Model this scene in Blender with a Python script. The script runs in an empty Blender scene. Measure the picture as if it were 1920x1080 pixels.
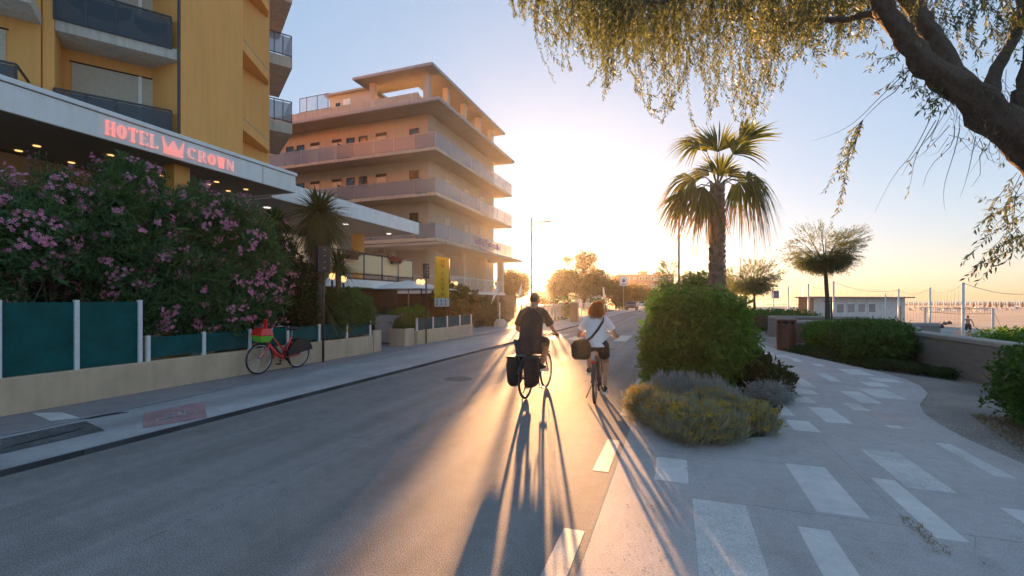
import bpy, math, random
import numpy as np
from mathutils import Vector, Matrix
R = math.radians
random.seed(7); rng = np.random.default_rng(7)
S = bpy.context.scene
COL = S.collection

# ---------------------------------------------------------------- camera
YAW = R(19.85); EYE = 1.65; FPX = 853.0; HOR = 563.0
cd = bpy.data.cameras.new('camera'); cam = bpy.data.objects.new('camera', cd); COL.objects.link(cam)
cd.sensor_width = 36.0; cd.lens = 36.0*FPX/1920.0
cam.location = (0, 0, EYE); cam.rotation_euler = (R(90), 0, YAW)
cd.shift_y = (HOR-540.0)/1920.0
cd.clip_start = 0.05; cd.clip_end = 6000
S.camera = cam
# ---------------------------------------------------------------- sun, sky, exposure
SUN_EL = R(3.6); SUN_AZ = R(-16.5)
sunv = Vector((math.sin(SUN_AZ)*math.cos(SUN_EL), math.cos(SUN_AZ)*math.cos(SUN_EL), math.sin(SUN_EL)))
ld = bpy.data.lights.new('sun', 'SUN'); ld.energy = 4.0; ld.angle = R(0.5); ld.color = (1.0, 0.50, 0.20)
lo = bpy.data.objects.new('sun', ld); COL.objects.link(lo)
lo.rotation_euler = sunv.to_track_quat('Z', 'Y').to_euler()
w = bpy.data.worlds.new('World'); S.world = w; w.use_nodes = True
nt = w.node_tree; bg = nt.nodes['Background']
sky = nt.nodes.new('ShaderNodeTexSky'); sky.sky_type = 'NISHITA'; sky.sun_disc = False
sky.sun_elevation = SUN_EL; sky.sun_rotation = SUN_AZ
sky.air_density = 1.0; sky.dust_density = 1.0; sky.ozone_density = 3.0
gm = nt.nodes.new('ShaderNodeGamma'); gm.inputs[1].default_value = 0.33
hs = nt.nodes.new('ShaderNodeHueSaturation'); hs.inputs['Saturation'].default_value = 1.28; hs.inputs['Value'].default_value = 1.68
tn = nt.nodes.new('ShaderNodeMix'); tn.data_type = 'RGBA'; tn.blend_type = 'MULTIPLY'; tn.inputs[0].default_value = 1.0; tn.inputs[7].default_value = (.90, .94, 1.04, 1)
nt.links.new(sky.outputs[0], gm.inputs[0]); nt.links.new(gm.outputs[0], hs.inputs['Color']); nt.links.new(hs.outputs[0], tn.inputs[6])
nt.links.new(tn.outputs[2], bg.inputs[0]); bg.inputs[1].default_value = 0.05
S.view_settings.view_transform = 'Standard'; S.view_settings.look = 'None'
S.view_settings.exposure = 2.97; S.view_settings.gamma = 1.0; S.view_settings.use_curve_mapping = False
try:
    S.cycles.max_bounces = 8; S.cycles.transparent_max_bounces = 16
except Exception: pass

HAZE = 0.00034
# ---------------------------------------------------------------- geometry helpers
SA, CA = math.sin(YAW), math.cos(YAW)
def W(px, py, Z):                      # point seen at a photo pixel at depth Z
    u = (px-960)/FPX; v = (HOR-py)/FPX
    return Vector((Z*(-SA+CA*u), Z*(CA+SA*u), EYE+Z*v))
def G(px, py, z=0.0): return W(px, py, (EYE-z)*FPX/(py-HOR))
def Yat(px, X):                        # Y of the plane X seen in column px
    u = (px-960)/FPX; return X/(-SA+CA*u)*(CA+SA*u)
def Xat(px, Y):
    u = (px-960)/FPX; return Y/(CA+SA*u)*(-SA+CA*u)
def dep(p): return -SA*p[0]+CA*p[1]
def Zof(py, p): return EYE+dep(p)*(HOR-py)/FPX

class MB:
    def __init__(s): s.v = []; s.f = []
    def add(s, vs, fs):
        n = len(s.v); s.v.extend([tuple(a) for a in vs]); s.f.extend([tuple(i+n for i in f) for f in fs]); return s
    def box(s, c, d, rz=0.0, M=None):
        hx, hy, hz = d[0]/2, d[1]/2, d[2]/2
        vs = [Vector((x, y, z)) for z in (-hz, hz) for y in (-hy, hy) for x in (-hx, hx)]
        m = M if M is not None else Matrix.Rotation(rz, 3, 'Z')
        vs = [m @ v + Vector(c) for v in vs]
        return s.add(vs, [(0, 2, 3, 1), (4, 5, 7, 6), (0, 1, 5, 4), (2, 6, 7, 3), (0, 4, 6, 2), (1, 3, 7, 5)])
    def bx(s, x0, x1, y0, y1, z0, z1): return s.box(((x0+x1)/2, (y0+y1)/2, (z0+z1)/2), (x1-x0, y1-y0, z1-z0))
    def prism(s, poly, z0, z1):
        a = sum(poly[i][0]*poly[(i+1) % len(poly)][1]-poly[(i+1) % len(poly)][0]*poly[i][1] for i in range(len(poly)))
        if a < 0: poly = poly[::-1]
        n = len(poly)
        vs = [(p[0], p[1], z0) for p in poly]+[(p[0], p[1], z1) for p in poly]
        fs = [tuple(range(n-1, -1, -1)), tuple(range(n, 2*n))]+[(i, (i+1) % n, (i+1) % n+n, i+n) for i in range(n)]
        return s.add(vs, fs)
    def wallseg(s, p, q, z0, z1, t):
        p = Vector(p[:2]); q = Vector(q[:2]); d = (q-p).normalized(); n = Vector((-d.y, d.x))*t/2
        return s.prism([p-n, q-n, q+n, p+n], z0, z1)
    def tube(s, pts, rad, n=8, cap=True):
        pts = [Vector(p) for p in pts]
        if not hasattr(rad, '__len__'): rad = [rad]*len(pts)
        vs = []; fs = []; prev = None
        for i, p in enumerate(pts):
            t = (pts[min(i+1, len(pts)-1)]-pts[max(i-1, 0)])
            t = t.normalized() if t.length > 1e-9 else Vector((0, 0, 1))
            if prev is None:
                a = Vector((0, 0, 1)) if abs(t.z) < .9 else Vector((1, 0, 0)); x = t.cross(a).normalized()
            else: x = (prev-t*prev.dot(t)).normalized()
            prev = x; y = t.cross(x)
            for k in range(n):
                an = 2*math.pi*k/n; vs.append(p+(x*math.cos(an)+y*math.sin(an))*rad[i])
        for i in range(len(pts)-1):
            for k in range(n):
                fs.append((i*n+k, i*n+(k+1) % n, (i+1)*n+(k+1) % n, (i+1)*n+k))
        if cap:
            fs.append(tuple(range(n-1, -1, -1))); fs.append(tuple((len(pts)-1)*n+k for k in range(n)))
        return s.add(vs, fs)
    def cyl(s, p, q, r, r2=None, n=12): return s.tube([p, q], [r, r if r2 is None else r2], n)
    def ring(s, c, ax, R_, r, n=28, m=6):
        ax = Vector(ax).normalized(); a = Vector((0, 0, 1)) if abs(ax.z) < .9 else Vector((1, 0, 0))
        x = ax.cross(a).normalized(); y = ax.cross(x); c = Vector(c); vs = []; fs = []
        for i in range(n):
            t = 2*math.pi*i/n; d = x*math.cos(t)+y*math.sin(t)
            for k in range(m):
                q = 2*math.pi*k/m; vs.append(c+d*(R_+r*math.cos(q))+ax*r*math.sin(q))
        for i in range(n):
            for k in range(m):
                fs.append((i*m+k, ((i+1) % n)*m+k, ((i+1) % n)*m+(k+1) % m, i*m+(k+1) % m))
        return s.add(vs, fs)
    def ball(s, c, r, nu=12, nv=8):
        if not hasattr(r, '__len__'): r = (r, r, r)
        vs = [(c[0], c[1], c[2]-r[2])]; fs = []
        for j in range(1, nv):
            p = -math.pi/2+math.pi*j/nv
            for i in range(nu):
                t = 2*math.pi*i/nu; vs.append((c[0]+r[0]*math.cos(p)*math.cos(t), c[1]+r[1]*math.cos(p)*math.sin(t), c[2]+r[2]*math.sin(p)))
        vs.append((c[0], c[1], c[2]+r[2])); L = len(vs)-1
        for i in range(nu):
            fs.append((0, 1+(i+1) % nu, 1+i)); fs.append((L, L-nu+i, L-nu+(i+1) % nu))
            for j in range(nv-2):
                a = 1+j*nu; fs.append((a+i, a+(i+1) % nu, a+nu+(i+1) % nu, a+nu+i))
        return s.add(vs, fs)
    def loft(s, rings, cap=True):
        n = len(rings[0]); vs = [p for r in rings for p in r]; fs = []
        for i in range(len(rings)-1):
            for k in range(n): fs.append((i*n+k, i*n+(k+1) % n, (i+1)*n+(k+1) % n, (i+1)*n+k))
        if cap: fs.append(tuple(range(n-1, -1, -1))); fs.append(tuple((len(rings)-1)*n+k for k in range(n)))
        return s.add(vs, fs)
    def build(s, name, mat, parent=None, smooth=False, bevel=0.0, seg=1):
        me = bpy.data.meshes.new(name)
        off = ORG.get(parent.name, Vector()) if parent else Vector()
        me.from_pydata([tuple(Vector(v)-off) for v in s.v], [], s.f); me.update()
        return link(name, me, mat, parent, smooth, bevel, seg)
ORG = {}
def link(name, me, mat, parent=None, smooth=False, bevel=0.0, seg=1):
    o = bpy.data.objects.new(name, me); COL.objects.link(o)
    if mat: me.materials.append(mat)
    if parent: o.parent = parent; ORG[o.name] = ORG.get(parent.name, Vector())
    else: ORG[o.name] = Vector()
    if smooth:
        for p in me.polygons: p.use_smooth = True
    if bevel:
        b = o.modifiers.new('bevel', 'BEVEL'); b.width = bevel; b.segments = seg; b.limit_method = 'ANGLE'; b.angle_limit = R(35)
    return o
def tag(o, label, cat, group=None):
    o['label'] = label; o['category'] = cat
    if group: o['group'] = group
    return o
def thing(name, loc, label, cat, group=None):
    o = bpy.data.objects.new(name, None); COL.objects.link(o); o.location = loc; o.empty_display_size = .2
    ORG[o.name] = Vector(loc); return tag(o, label, cat, group)
def struct(o): o['kind'] = 'structure'; return o
def stuff(o): o['kind'] = 'stuff'; return o
def dup(root, loc, rz=0.0, label=None, group=None, scale=None):
    def cp(o, par):
        c = o.copy(); COL.objects.link(c)
        if par: c.parent = par
        for ch in list(o.children): cp(ch, c)
        return c
    c = cp(root, None); c.location = loc; c.rotation_euler = (0, 0, rz)
    if scale: c.scale = (scale, scale, scale)
    if label: c['label'] = label
    if group: c['group'] = group
    return c
def pieces(name, me, mat, locs, parent, rots=None):       # alike pieces sharing one mesh, parent's own frame
    if not me.materials: me.materials.append(mat)
    off = ORG.get(parent.name, Vector()) if parent else Vector(); out = []
    for i, l in enumerate(locs):
        o = bpy.data.objects.new(name, me); COL.objects.link(o); o.parent = parent; o.location = Vector(l)-off
        if rots: o.rotation_euler = rots[i]
        ORG[o.name] = Vector(l); out.append(o)
    return out
def mesh_of(mb, name):
    me = bpy.data.meshes.new(name); me.from_pydata([tuple(v) for v in mb.v], [], mb.f); me.update(); return me
def npmesh(name, V, F):
    me = bpy.data.meshes.new(name); V = np.asarray(V, np.float32); F = np.asarray(F, np.int32)
    me.vertices.add(len(V)); me.vertices.foreach_set('co', V.ravel())
    k = F.shape[1]; me.loops.add(F.size); me.loops.foreach_set('vertex_index', F.ravel())
    me.polygons.add(len(F)); me.polygons.foreach_set('loop_start', np.arange(0, F.size, k, dtype=np.int32))
    me.polygons.foreach_set('loop_total', np.full(len(F), k, np.int32)); me.update(calc_edges=True); me.validate(); return me

# ---------------------------------------------------------------- materials
def mat(name, col, rough=.7, metal=0.0, var=0.0, scale=6.0, bump=0.0, bscale=60.0, streaks=0.0, col2=None, spec=.5, emit=None, es=1.0, coat=0, detail=6, stretch=None):
    m = bpy.data.materials.new(name); m.use_nodes = True; n = m.node_tree.nodes; L = m.node_tree.links
    b = n['Principled BSDF']; b.inputs['Roughness'].default_value = rough; b.inputs['Metallic'].default_value = metal
    b.inputs['Specular IOR Level'].default_value = spec
    b.inputs['Base Color'].default_value = (*col, 1)
    if coat: b.inputs['Coat Weight'].default_value = coat; b.inputs['Coat Roughness'].default_value = .1
    if var or bump or col2 or streaks:
        tc = n.new('ShaderNodeTexCoord'); src = tc.outputs['Object']
        if stretch:
            mp = n.new('ShaderNodeMapping'); mp.inputs['Scale'].default_value = stretch; L.new(src, mp.inputs[0]); src = mp.outputs[0]
    if var or col2:
        t = n.new('ShaderNodeTexNoise'); t.inputs['Scale'].default_value = scale; t.inputs['Detail'].default_value = detail; t.inputs['Roughness'].default_value = .62
        L.new(src, t.inputs['Vector'])
        r = n.new('ShaderNodeValToRGB'); r.color_ramp.elements[0].position = .32; r.color_ramp.elements[1].position = .68
        c2 = col2 if col2 else tuple(min(1, c*(1+var)) for c in col); c1 = tuple(c*(1-var) for c in col) if var else col
        r.color_ramp.elements[0].color = (*c1, 1); r.color_ramp.elements[1].color = (*c2, 1)
        L.new(t.outputs['Fac'], r.inputs[0]); L.new(r.outputs[0], b.inputs['Base Color'])
    if streaks and b.inputs['Base Color'].is_linked:
        mp2 = n.new('ShaderNodeMapping'); mp2.inputs['Scale'].default_value = (5, 5, .35); L.new(tc.outputs['Object'], mp2.inputs[0])
        t3 = n.new('ShaderNodeTexNoise'); t3.inputs['Scale'].default_value = 1.5; t3.inputs['Detail'].default_value = 6; L.new(mp2.outputs[0], t3.inputs[0])
        r3 = n.new('ShaderNodeValToRGB'); r3.color_ramp.elements[0].position = .34; r3.color_ramp.elements[1].position = .55; q = 1-streaks; r3.color_ramp.elements[0].color = (q, q*.985, q*.95, 1); L.new(t3.outputs['Fac'], r3.inputs[0])
        hh_ = n.new('ShaderNodeMix'); hh_.data_type = 'RGBA'; hh_.blend_type = 'MULTIPLY'; hh_.inputs[0].default_value = 1; L.new(r.outputs[0], hh_.inputs[6]); L.new(r3.outputs[0], hh_.inputs[7]); L.new(hh_.outputs[2], b.inputs['Base Color'])
    if bump:
        t2 = n.new('ShaderNodeTexNoise'); t2.inputs['Scale'].default_value = bscale; t2.inputs['Detail'].default_value = 4
        L.new(src, t2.inputs['Vector']); bp = n.new('ShaderNodeBump'); bp.inputs['Strength'].default_value = min(1, bump); bp.inputs['Distance'].default_value = .01*max(1, bump*bump)
        L.new(t2.outputs['Fac'], bp.inputs['Height']); L.new(bp.outputs[0], b.inputs['Normal'])
    if emit: b.inputs['Emission Color'].default_value = (*emit, 1); b.inputs['Emission Strength'].default_value = es
    return m
def leafmat(name, c1, c2, trans=.35, rough=.5, tcol=None):
    m = bpy.data.materials.new(name); m.use_nodes = True; n = m.node_tree.nodes; L = m.node_tree.links
    b = n['Principled BSDF']; b.inputs['Roughness'].default_value = max(rough, .55); b.inputs['Specular IOR Level'].default_value = .22
    g = n.new('ShaderNodeNewGeometry'); r = n.new('ShaderNodeValToRGB')
    r.color_ramp.elements[0].color = (*c1, 1); r.color_ramp.elements[1].color = (*c2, 1)
    L.new(g.outputs['Random Per Island'], r.inputs[0]); L.new(r.outputs[0], b.inputs['Base Color'])
    t = n.new('ShaderNodeBsdfTranslucent'); mx = n.new('ShaderNodeMixShader'); mx.inputs[0].default_value = trans
    h = n.new('ShaderNodeMix'); h.data_type = 'RGBA'; h.blend_type = 'MULTIPLY'; h.inputs[0].default_value = 1
    L.new(r.outputs[0], h.inputs[6]); h.inputs[7].default_value = (*(tcol or (1.6, 1.5, .6)), 1)
    L.new(h.outputs[2], t.inputs[0]); L.new(b.outputs[0], mx.inputs[1]); L.new(t.outputs[0], mx.inputs[2])
    L.new(mx.outputs[0], n['Material Output'].inputs[0]); return m
def glassmat(name, col, alpha=.5, rough=.05):
    m = bpy.data.materials.new(name); m.use_nodes = True; n = m.node_tree.nodes; L = m.node_tree.links
    b = n['Principled BSDF']; b.inputs['Base Color'].default_value = (*col, 1); b.inputs['Roughness'].default_value = rough
    t = n.new('ShaderNodeBsdfTransparent'); t.inputs[0].default_value = (*[min(1, .75+c*.3) for c in col], 1); mx = n.new('ShaderNodeMixShader'); mx.inputs[0].default_value = alpha
    L.new(t.outputs[0], mx.inputs[1]); L.new(b.outputs[0], mx.inputs[2]); L.new(mx.outputs[0], n['Material Output'].inputs[0]); return m

M = {}
M['white'] = mat('white_paint', (.86, .86, .85), .5, var=.04, streaks=.06, scale=3, bump=.05)
M['whitemetal'] = mat('white_metal', (.7, .71, .72), .4, var=.1, scale=20)
M['ochre'] = mat('ochre_render', (.88, .44, .13), .85, var=.05, streaks=.05, scale=1.2, bump=.15, bscale=90, stretch=(1, 1, .35))
M['peach'] = mat('peach_render', (.62, .51, .40), .85, var=.05, streaks=.05, scale=1.0, bump=.1, stretch=(1, 1, .4))
M['slab'] = mat('slab_concrete', (.58, .52, .44), .85, var=.1, streaks=.16, scale=2.0, bump=.1)
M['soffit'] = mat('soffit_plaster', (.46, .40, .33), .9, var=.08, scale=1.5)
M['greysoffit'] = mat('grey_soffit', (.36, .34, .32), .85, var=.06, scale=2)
M['roofedge'] = mat('roof_edge_metal', (.42, .42, .43), .6, var=.1, scale=4)
M['wallcream'] = mat('cream_wall', (.60, .45, .31), .9, var=.12, streaks=.09, scale=2.2, bump=.25, bscale=120, col2=None)
M['shutter'] = mat('shutter_slat', (.62, .56, .46), .6, var=.06, scale=8)
M['darkmetal'] = mat('dark_metal', (.05, .055, .065), .45, metal=.3, var=.2, scale=15)
M['brownmetal'] = mat('brown_metal', (.075, .035, .022), .5, metal=.2, var=.2, scale=12)
M['steel'] = mat('grey_steel', (.35, .35, .36), .4, metal=.7, var=.15, scale=18)
M['glassdark'] = glassmat('smoked_glass', (.05, .07, .09), .62)
M['glassgrey'] = glassmat('grey_glass', (.34, .37, .43), .5, .2)
M['glassyel'] = glassmat('warm_glass', (.80, .66, .40), .75, .25)
M['window'] = mat('window_glass', (.02, .022, .025), .08, spec=.8)
M['door'] = mat('door_paint', (.78, .66, .52), .6, var=.05)
M['greenpanel'] = mat('green_screen', (.008, .085, .085), .8, spec=.15, bump=.9, bscale=2.5, var=.25, scale=3)
M['black'] = mat('black_plastic', (.02, .02, .022), .5, var=.2, scale=20)
M['rubber'] = mat('black_rubber', (.025, .025, .027), .8, var=.2, scale=40)
M['red'] = mat('red_paint', (.75, .028, .02), .35, var=.08, scale=10, coat=.4)
M['lime'] = mat('lime_plastic', (.18, .55, .04), .45, var=.08)
M['chrome'] = mat('bike_chrome', (.6, .6, .62), .22, metal=.95, var=.1, scale=30)
M['bark'] = mat('tree_bark', (.07, .048, .036), .95, col2=(.12, .092, .07), scale=22, bump=1.6, bscale=34, stretch=(1, 1, .6))
M['palmbark'] = mat('palm_bark', (.20, .15, .11), .95, var=.4, scale=9, bump=.9, bscale=25)
M['twig'] = mat('twig', (.09, .065, .05), .9, var=.3, scale=30)
M['lampglow'] = mat('lamp_glow', (1, .8, .5), .4, emit=(1.0, .58, .2), es=.2)
M['lampwhite'] = mat('lamp_white', (1, .95, .85), .4, emit=(1.0, .92, .8), es=.25)
M['neon'] = mat('neon_red', (.95, .4, .36), .5, emit=(1.0, .34, .30), es=.075)
M['neonpale'] = mat('neon_pale', (1.0, .70, .67), .5, emit=(1.0, .35, .3), es=.05)
# ================================================================ SETTING
def groundmat(name, base, big, speck, sscale=220., rough=.8, bump=.4, streak=None, bigscale=.8, spec=.5, bbs=160.):
    m = bpy.data.materials.new(name); m.use_nodes = True; n = m.node_tree.nodes; L = m.node_tree.links
    b = n['Principled BSDF']; b.inputs['Roughness'].default_value = rough; b.inputs['Specular IOR Level'].default_value = spec
    tc = n.new('ShaderNodeTexCoord')
    def noise(sc, det, stretch=None):
        t = n.new('ShaderNodeTexNoise'); t.inputs['Scale'].default_value = sc; t.inputs['Detail'].default_value = det
        if stretch:
            mp = n.new('ShaderNodeMapping'); mp.inputs['Scale'].default_value = stretch; L.new(tc.outputs['Object'], mp.inputs[0]); L.new(mp.outputs[0], t.inputs[0])
        else: L.new(tc.outputs['Object'], t.inputs[0])
        return t.outputs['Fac']
    def ramp(f, a, c, p0=.35, p1=.65):
        r = n.new('ShaderNodeValToRGB'); r.color_ramp.elements[0].position = p0; r.color_ramp.elements[1].position = p1
        r.color_ramp.elements[0].color = (*a, 1); r.color_ramp.elements[1].color = (*c, 1); L.new(f, r.inputs[0]); return r.outputs[0]
    def mul(a, c2):
        h = n.new('ShaderNodeMix'); h.data_type = 'RGBA'; h.blend_type = 'MULTIPLY'; h.inputs[0].default_value = 1
        L.new(a, h.inputs[6]); L.new(c2, h.inputs[7]); return h.outputs[2]
    c = ramp(noise(bigscale, 7), base, big)
    c = mul(c, ramp(noise(sscale, 2), (1-speck,)*3, (1+speck,)*3, .3, .7))
    c = mul(c, ramp(noise(9, 5), (.93,)*3, (1.05,)*3))
    c = mul(c, ramp(noise(2.3, 8), (.89,)*3, (1.04,)*3, .28, .48))
    if streak: c = mul(c, ramp(noise(1.0, 4, streak), (.80,)*3, (1.14,)*3, .36, .64))
    L.new(c, b.inputs['Base Color'])
    bp = n.new('ShaderNodeBump'); bp.inputs['Strength'].default_value = bump; bp.inputs['Distance'].default_value = .006
    L.new(noise(bbs, 3), bp.inputs['Height']); L.new(bp.outputs[0], b.inputs['Normal']); return m
M['asphalt'] = groundmat('asphalt', (.215, .20, .195), (.25, .234, .228), .5, 110., rough=.8, bump=.7, spec=.25, streak=(2.2, .05, 1), bigscale=.3, bbs=120.)
M['sidewalk'] = groundmat('sidewalk_concrete', (.28, .275, .285), (.36, .35, .355), .2, 190., rough=.75, streak=(1.0, .1, 1), bigscale=.7)
M['sidewalkdark'] = groundmat('sidewalk_old_tarmac', (.21, .19, .195), (.27, .235, .235), .3, 190., rough=.85)
M['promenade'] = groundmat('promenade_concrete', (.38, .35, .35), (.45, .42, .415), .3, 110., rough=.7, bigscale=.55, bump=.25)
M['paver'] = groundmat('pale_paver', (.55, .54, .53), (.65, .635, .615), .14, 260., rough=.62, bigscale=1.4, bump=.25)
M['paver2'] = groundmat('worn_pale_paver', (.50, .49, .475), (.61, .595, .575), .3, 110., rough=.7, bigscale=1.9, bump=.3)
M['joint'] = groundmat('joint_dirt', (.17, .155, .14), (.26, .24, .22), .3, 60.)
M['pinkpaver'] = groundmat('pink_paver', (.38, .31, .30), (.46, .38, .36), .14, 260., rough=.62, bigscale=1.4, bump=.25)
M['gravel'] = groundmat('gravel_soil', (.20, .18, .165), (.31, .28, .25), .7, 70., rough=.95, bump=1.6, bbs=60.)
M['soil'] = groundmat('soil', (.075, .055, .04), (.12, .09, .065), .5, 60., rough=.95, bump=1.5, bbs=40.)
M['sand'] = groundmat('sand', (.25, .235, .215), (.32, .30, .275), .15, 3., rough=.95, bump=1.5, streak=(.3, .5, 1), bigscale=.15, bbs=3.)
M['kerb'] = groundmat('dark_kerb', (.03, .035, .042), (.06, .065, .075), .3, 90., rough=.8)
M['paint'] = groundmat('worn_white_paint', (.36, .35, .345), (.50, .485, .47), .35, 120., rough=.6, bigscale=3.)
M['paintthin'] = groundmat('faded_line_paint', (.27, .265, .265), (.40, .39, .38), .35, 90., rough=.6, bigscale=4.)
M['redpaint'] = groundmat('faded_red_paint', (.30, .17, .18), (.36, .22, .23), .35, 120., rough=.7, bigscale=4.)
M['drain'] = groundmat('dark_patch', (.07, .075, .08), (.12, .125, .13), .5, 45., rough=.7, bigscale=3., bump=1.5)
M['sea'] = mat('sea_water', (.10, .13, .15), .12, bump=.5, bscale=.6, spec=.5)

SW = 0.05
def sheet(name, poly, z, m, parent=None, thick=None):
    mb = MB()
    if thick: mb.prism(poly, z-thick, z)
    else: mb.add([(p[0], p[1], z) for p in poly], [tuple(range(len(poly)))])
    o = mb.build(name, m, parent)
    if not thick:
        if o.data.polygons[0].normal.z < 0: o.data.flip_normals()
    return o
# land reaching the horizon, the beach a step lower, the sea
struct(sheet('ground', [(-3000, -300), (7.0, -300), (7.0, 5000), (-3000, 5000)], -.03, M['soil']))
mb = MB()
xs = [7.0, 9.0, 14, 40, 85, 108, 128]; zs = [-.03, -.9, -1.5, -1.5, -1.5, -1.6, -2.4]; ys = [-300, -20, 0, 20, 40, 60, 90, 140, 220, 400, 900, 2500, 5000]
mb.add([(x+(0 if i < 4 else .2*y if y > 0 else 0), y, z) for y in ys for i, (x, z) in enumerate(zip(xs, zs))],
       [(j*7+i, j*7+i+1, (j+1)*7+i+1, (j+1)*7+i) for j in range(len(ys)-1) for i in range(6)])
struct(mb.build('beach_sand', M['sand'], smooth=True))
struct(sheet('sea', [(100, -2000), (6000, -2000), (6000, 6000), (118, 6000)], -1.85, M['sea']))
road = struct(sheet('road', [(-5.93, -30), (-.57, -30), (-.57, 420), (-5.93, 420)], 0.0, M['asphalt']))
pav = struct(sheet('pavement', [(-8.72, -30), (-5.966, -30), (-5.966, 400), (-8.72, 400)], SW, M['sidewalk'], thick=.2))
struct(sheet('inner_pavement_strip', [(-8.72, -10), (-7.35, -10), (-7.5, 3), (-8.1, 12.5), (-8.3, 30), (-8.72, 30)], SW+.004, M['sidewalkdark']))
struct(sheet('driveway', [(-16, 11.9), (-8.71, 11.9), (-8.71, 14.2), (-16, 14.2)], SW+.002, M['sidewalkdark'], thick=.1))
struct(sheet('forecourt', [(-22, 18.8), (-8.71, 18.8), (-8.71, 26.5), (-22, 26.5)], SW+.002, M['sidewalk'], thick=.1))
kb = mesh_of(MB().bx(.0, .035, -.495, .495, -.1, SW+.006), 'kerb_stone')
pieces('kerb_stone', kb, M['kerb'], [(-5.965, -1.5+i, 0) for i in range(80)], pav)
# promenade with its wavy sandy edge
edge = [(3.31, 5.9), (3.25, 6.95), (3.30, 7.7), (3.42, 8.35), (3.62, 8.95), (3.9, 9.5), (4.2, 10.1), (4.42, 10.9), (4.5, 11.7), (4.42, 12.7), (4.1, 13.9), (3.7, 15.3), (3.2, 17.1), (3.0, 19), (3.1, 21), (3.6, 23.6), (3.8, 30), (3.8, 90)]
prom = struct(sheet('promenade', [(-.57, -10), (4.2, -10), (3.9, 0), (3.55, 4), (3.4, 5)]+edge+[(-.57, 90)], 0.001, M['promenade'], thick=.15))
struct(sheet('gravel_bed', [(2.6, -10), (7.2, -10), (7.2, 60), (2.6, 60)], -.012, M['gravel']))
struct(sheet('median_soil', [(-.45, 6.3), (.1, 5.6), (1.0, 6.2), (1.55, 8.0), (1.7, 9.5), (1.3, 11), (1.5, 40), (-.45, 40)], .012, M['soil']))
# pale slabs let into the promenade, aligned with the road
def slab_px(a, b, zz=.004):        # two opposite photo corners -> axis aligned rectangle
    p = G(*a); q = G(*b); return (min(p.x, q.x), max(p.x, q.x), min(p.y, q.y), max(p.y, q.y))
rects = [slab_px((1233, 857), (1290, 907)), (.13, .52, 2.3, 4.07), slab_px((1472, 869), (1630, 972)), (.83, 1.03, 1.9, 3.83),
         slab_px((1613, 842), (1795, 925)), slab_px((1633, 896), (1817, 1017)), (2.42, 2.78, 3.3, 4.72), slab_px((1752, 830), (1905, 897)),
         slab_px((1472, 787), (1539, 811)), slab_px((1515, 763), (1600, 795)), slab_px((1575, 733), (1655, 757)), slab_px((1660, 797), (1697, 805)),
         slab_px((1440, 756), (1490, 780)), slab_px((1530, 700), (1580, 716))]
def clash(r): return any(r[0] < q[1]+.06 and r[1] > q[0]-.06 and r[2] < q[3]+.06 and r[3] > q[2]-.06 for q in rects)
rr = random.Random(5)
for _ in range(900):
    wd, ln = rr.choice([.2, .36, .36, .42]), rr.choice([.5, .9, 1.2]); x = rr.uniform(-.4, 4.0); y = rr.uniform(7.5, 34)
    r_ = (x, x+wd, y, y+ln)
    ex = np.interp(y, [e[1] for e in edge], [e[0] for e in edge]); ex2 = np.interp(y+ln, [e[1] for e in edge], [e[0] for e in edge])
    if r_[1] > min(ex, ex2)-.15 or (r_[0] < 1.75 and y < 11) or (r_[0] < 1.6 and y >= 11) or clash(r_) or len(rects) > 90: continue
    rects.append(r_)
for i, r_ in enumerate(rects):
    z = .001; mb = MB()
    mb.add([(r_[0], r_[2], z+.0018), (r_[1], r_[2], z+.0018), (r_[1], r_[3], z+.0018), (r_[0], r_[3], z+.0018), (r_[0]-.004, r_[2]-.004, z), (r_[1]+.004, r_[2]-.004, z), (r_[1]+.004, r_[3]+.004, z), (r_[0]-.004, r_[3]+.004, z)],
           [(0, 1, 2, 3), (4, 5, 1, 0), (5, 6, 2, 1), (6, 7, 3, 2), (7, 4, 0, 3)])
    mb.build('paving_slab', M['pinkpaver'] if (i > 13 and i % 3 == 0) else (M['paver2'] if i % 3 == 1 else M['paver']), prom)
mb = MB()
for (x0, x1, y) in ((.5, 3.3, 4.095), (-.55, 1.2, 5.25), (1.6, 3.8, 9.2), (1.6, 4.3, 12.4)):
    mb.bx(x0, x1, y-.0022, y+.0022, 0, .0016)
for (x, y0, y1) in ((1.62, 4.1, 7.5),): mb.bx(x-.0016, x+.0016, y0, y1, 0, .0015)
mb.bx(-.58, -.560, -5, 60, 0, .0017)
for _ in range(14):                                  # hairline cracks
    p = Vector((rr.uniform(-.4, 3), rr.uniform(2.6, 7), 0)); a = rr.uniform(0, 6.28)
    for k in range(rr.randint(3, 7)):
        q = p+Vector((math.cos(a), math.sin(a), 0))*rr.uniform(.05, .12); n_ = Vector((-(q-p).y, (q-p).x, 0)).normalized()*.0013
        mb.add([(p-n_)+Vector((0, 0, .0032)), (q-n_)+Vector((0, 0, .0032)), (q+n_)+Vector((0, 0, .0032)), (p+n_)+Vector((0, 0, .0032))], [(0, 1, 2, 3)]); p = q; a += rr.uniform(-.9, .9)
stuff(mb.build('joints_and_cracks', M['joint'], prom))
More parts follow.
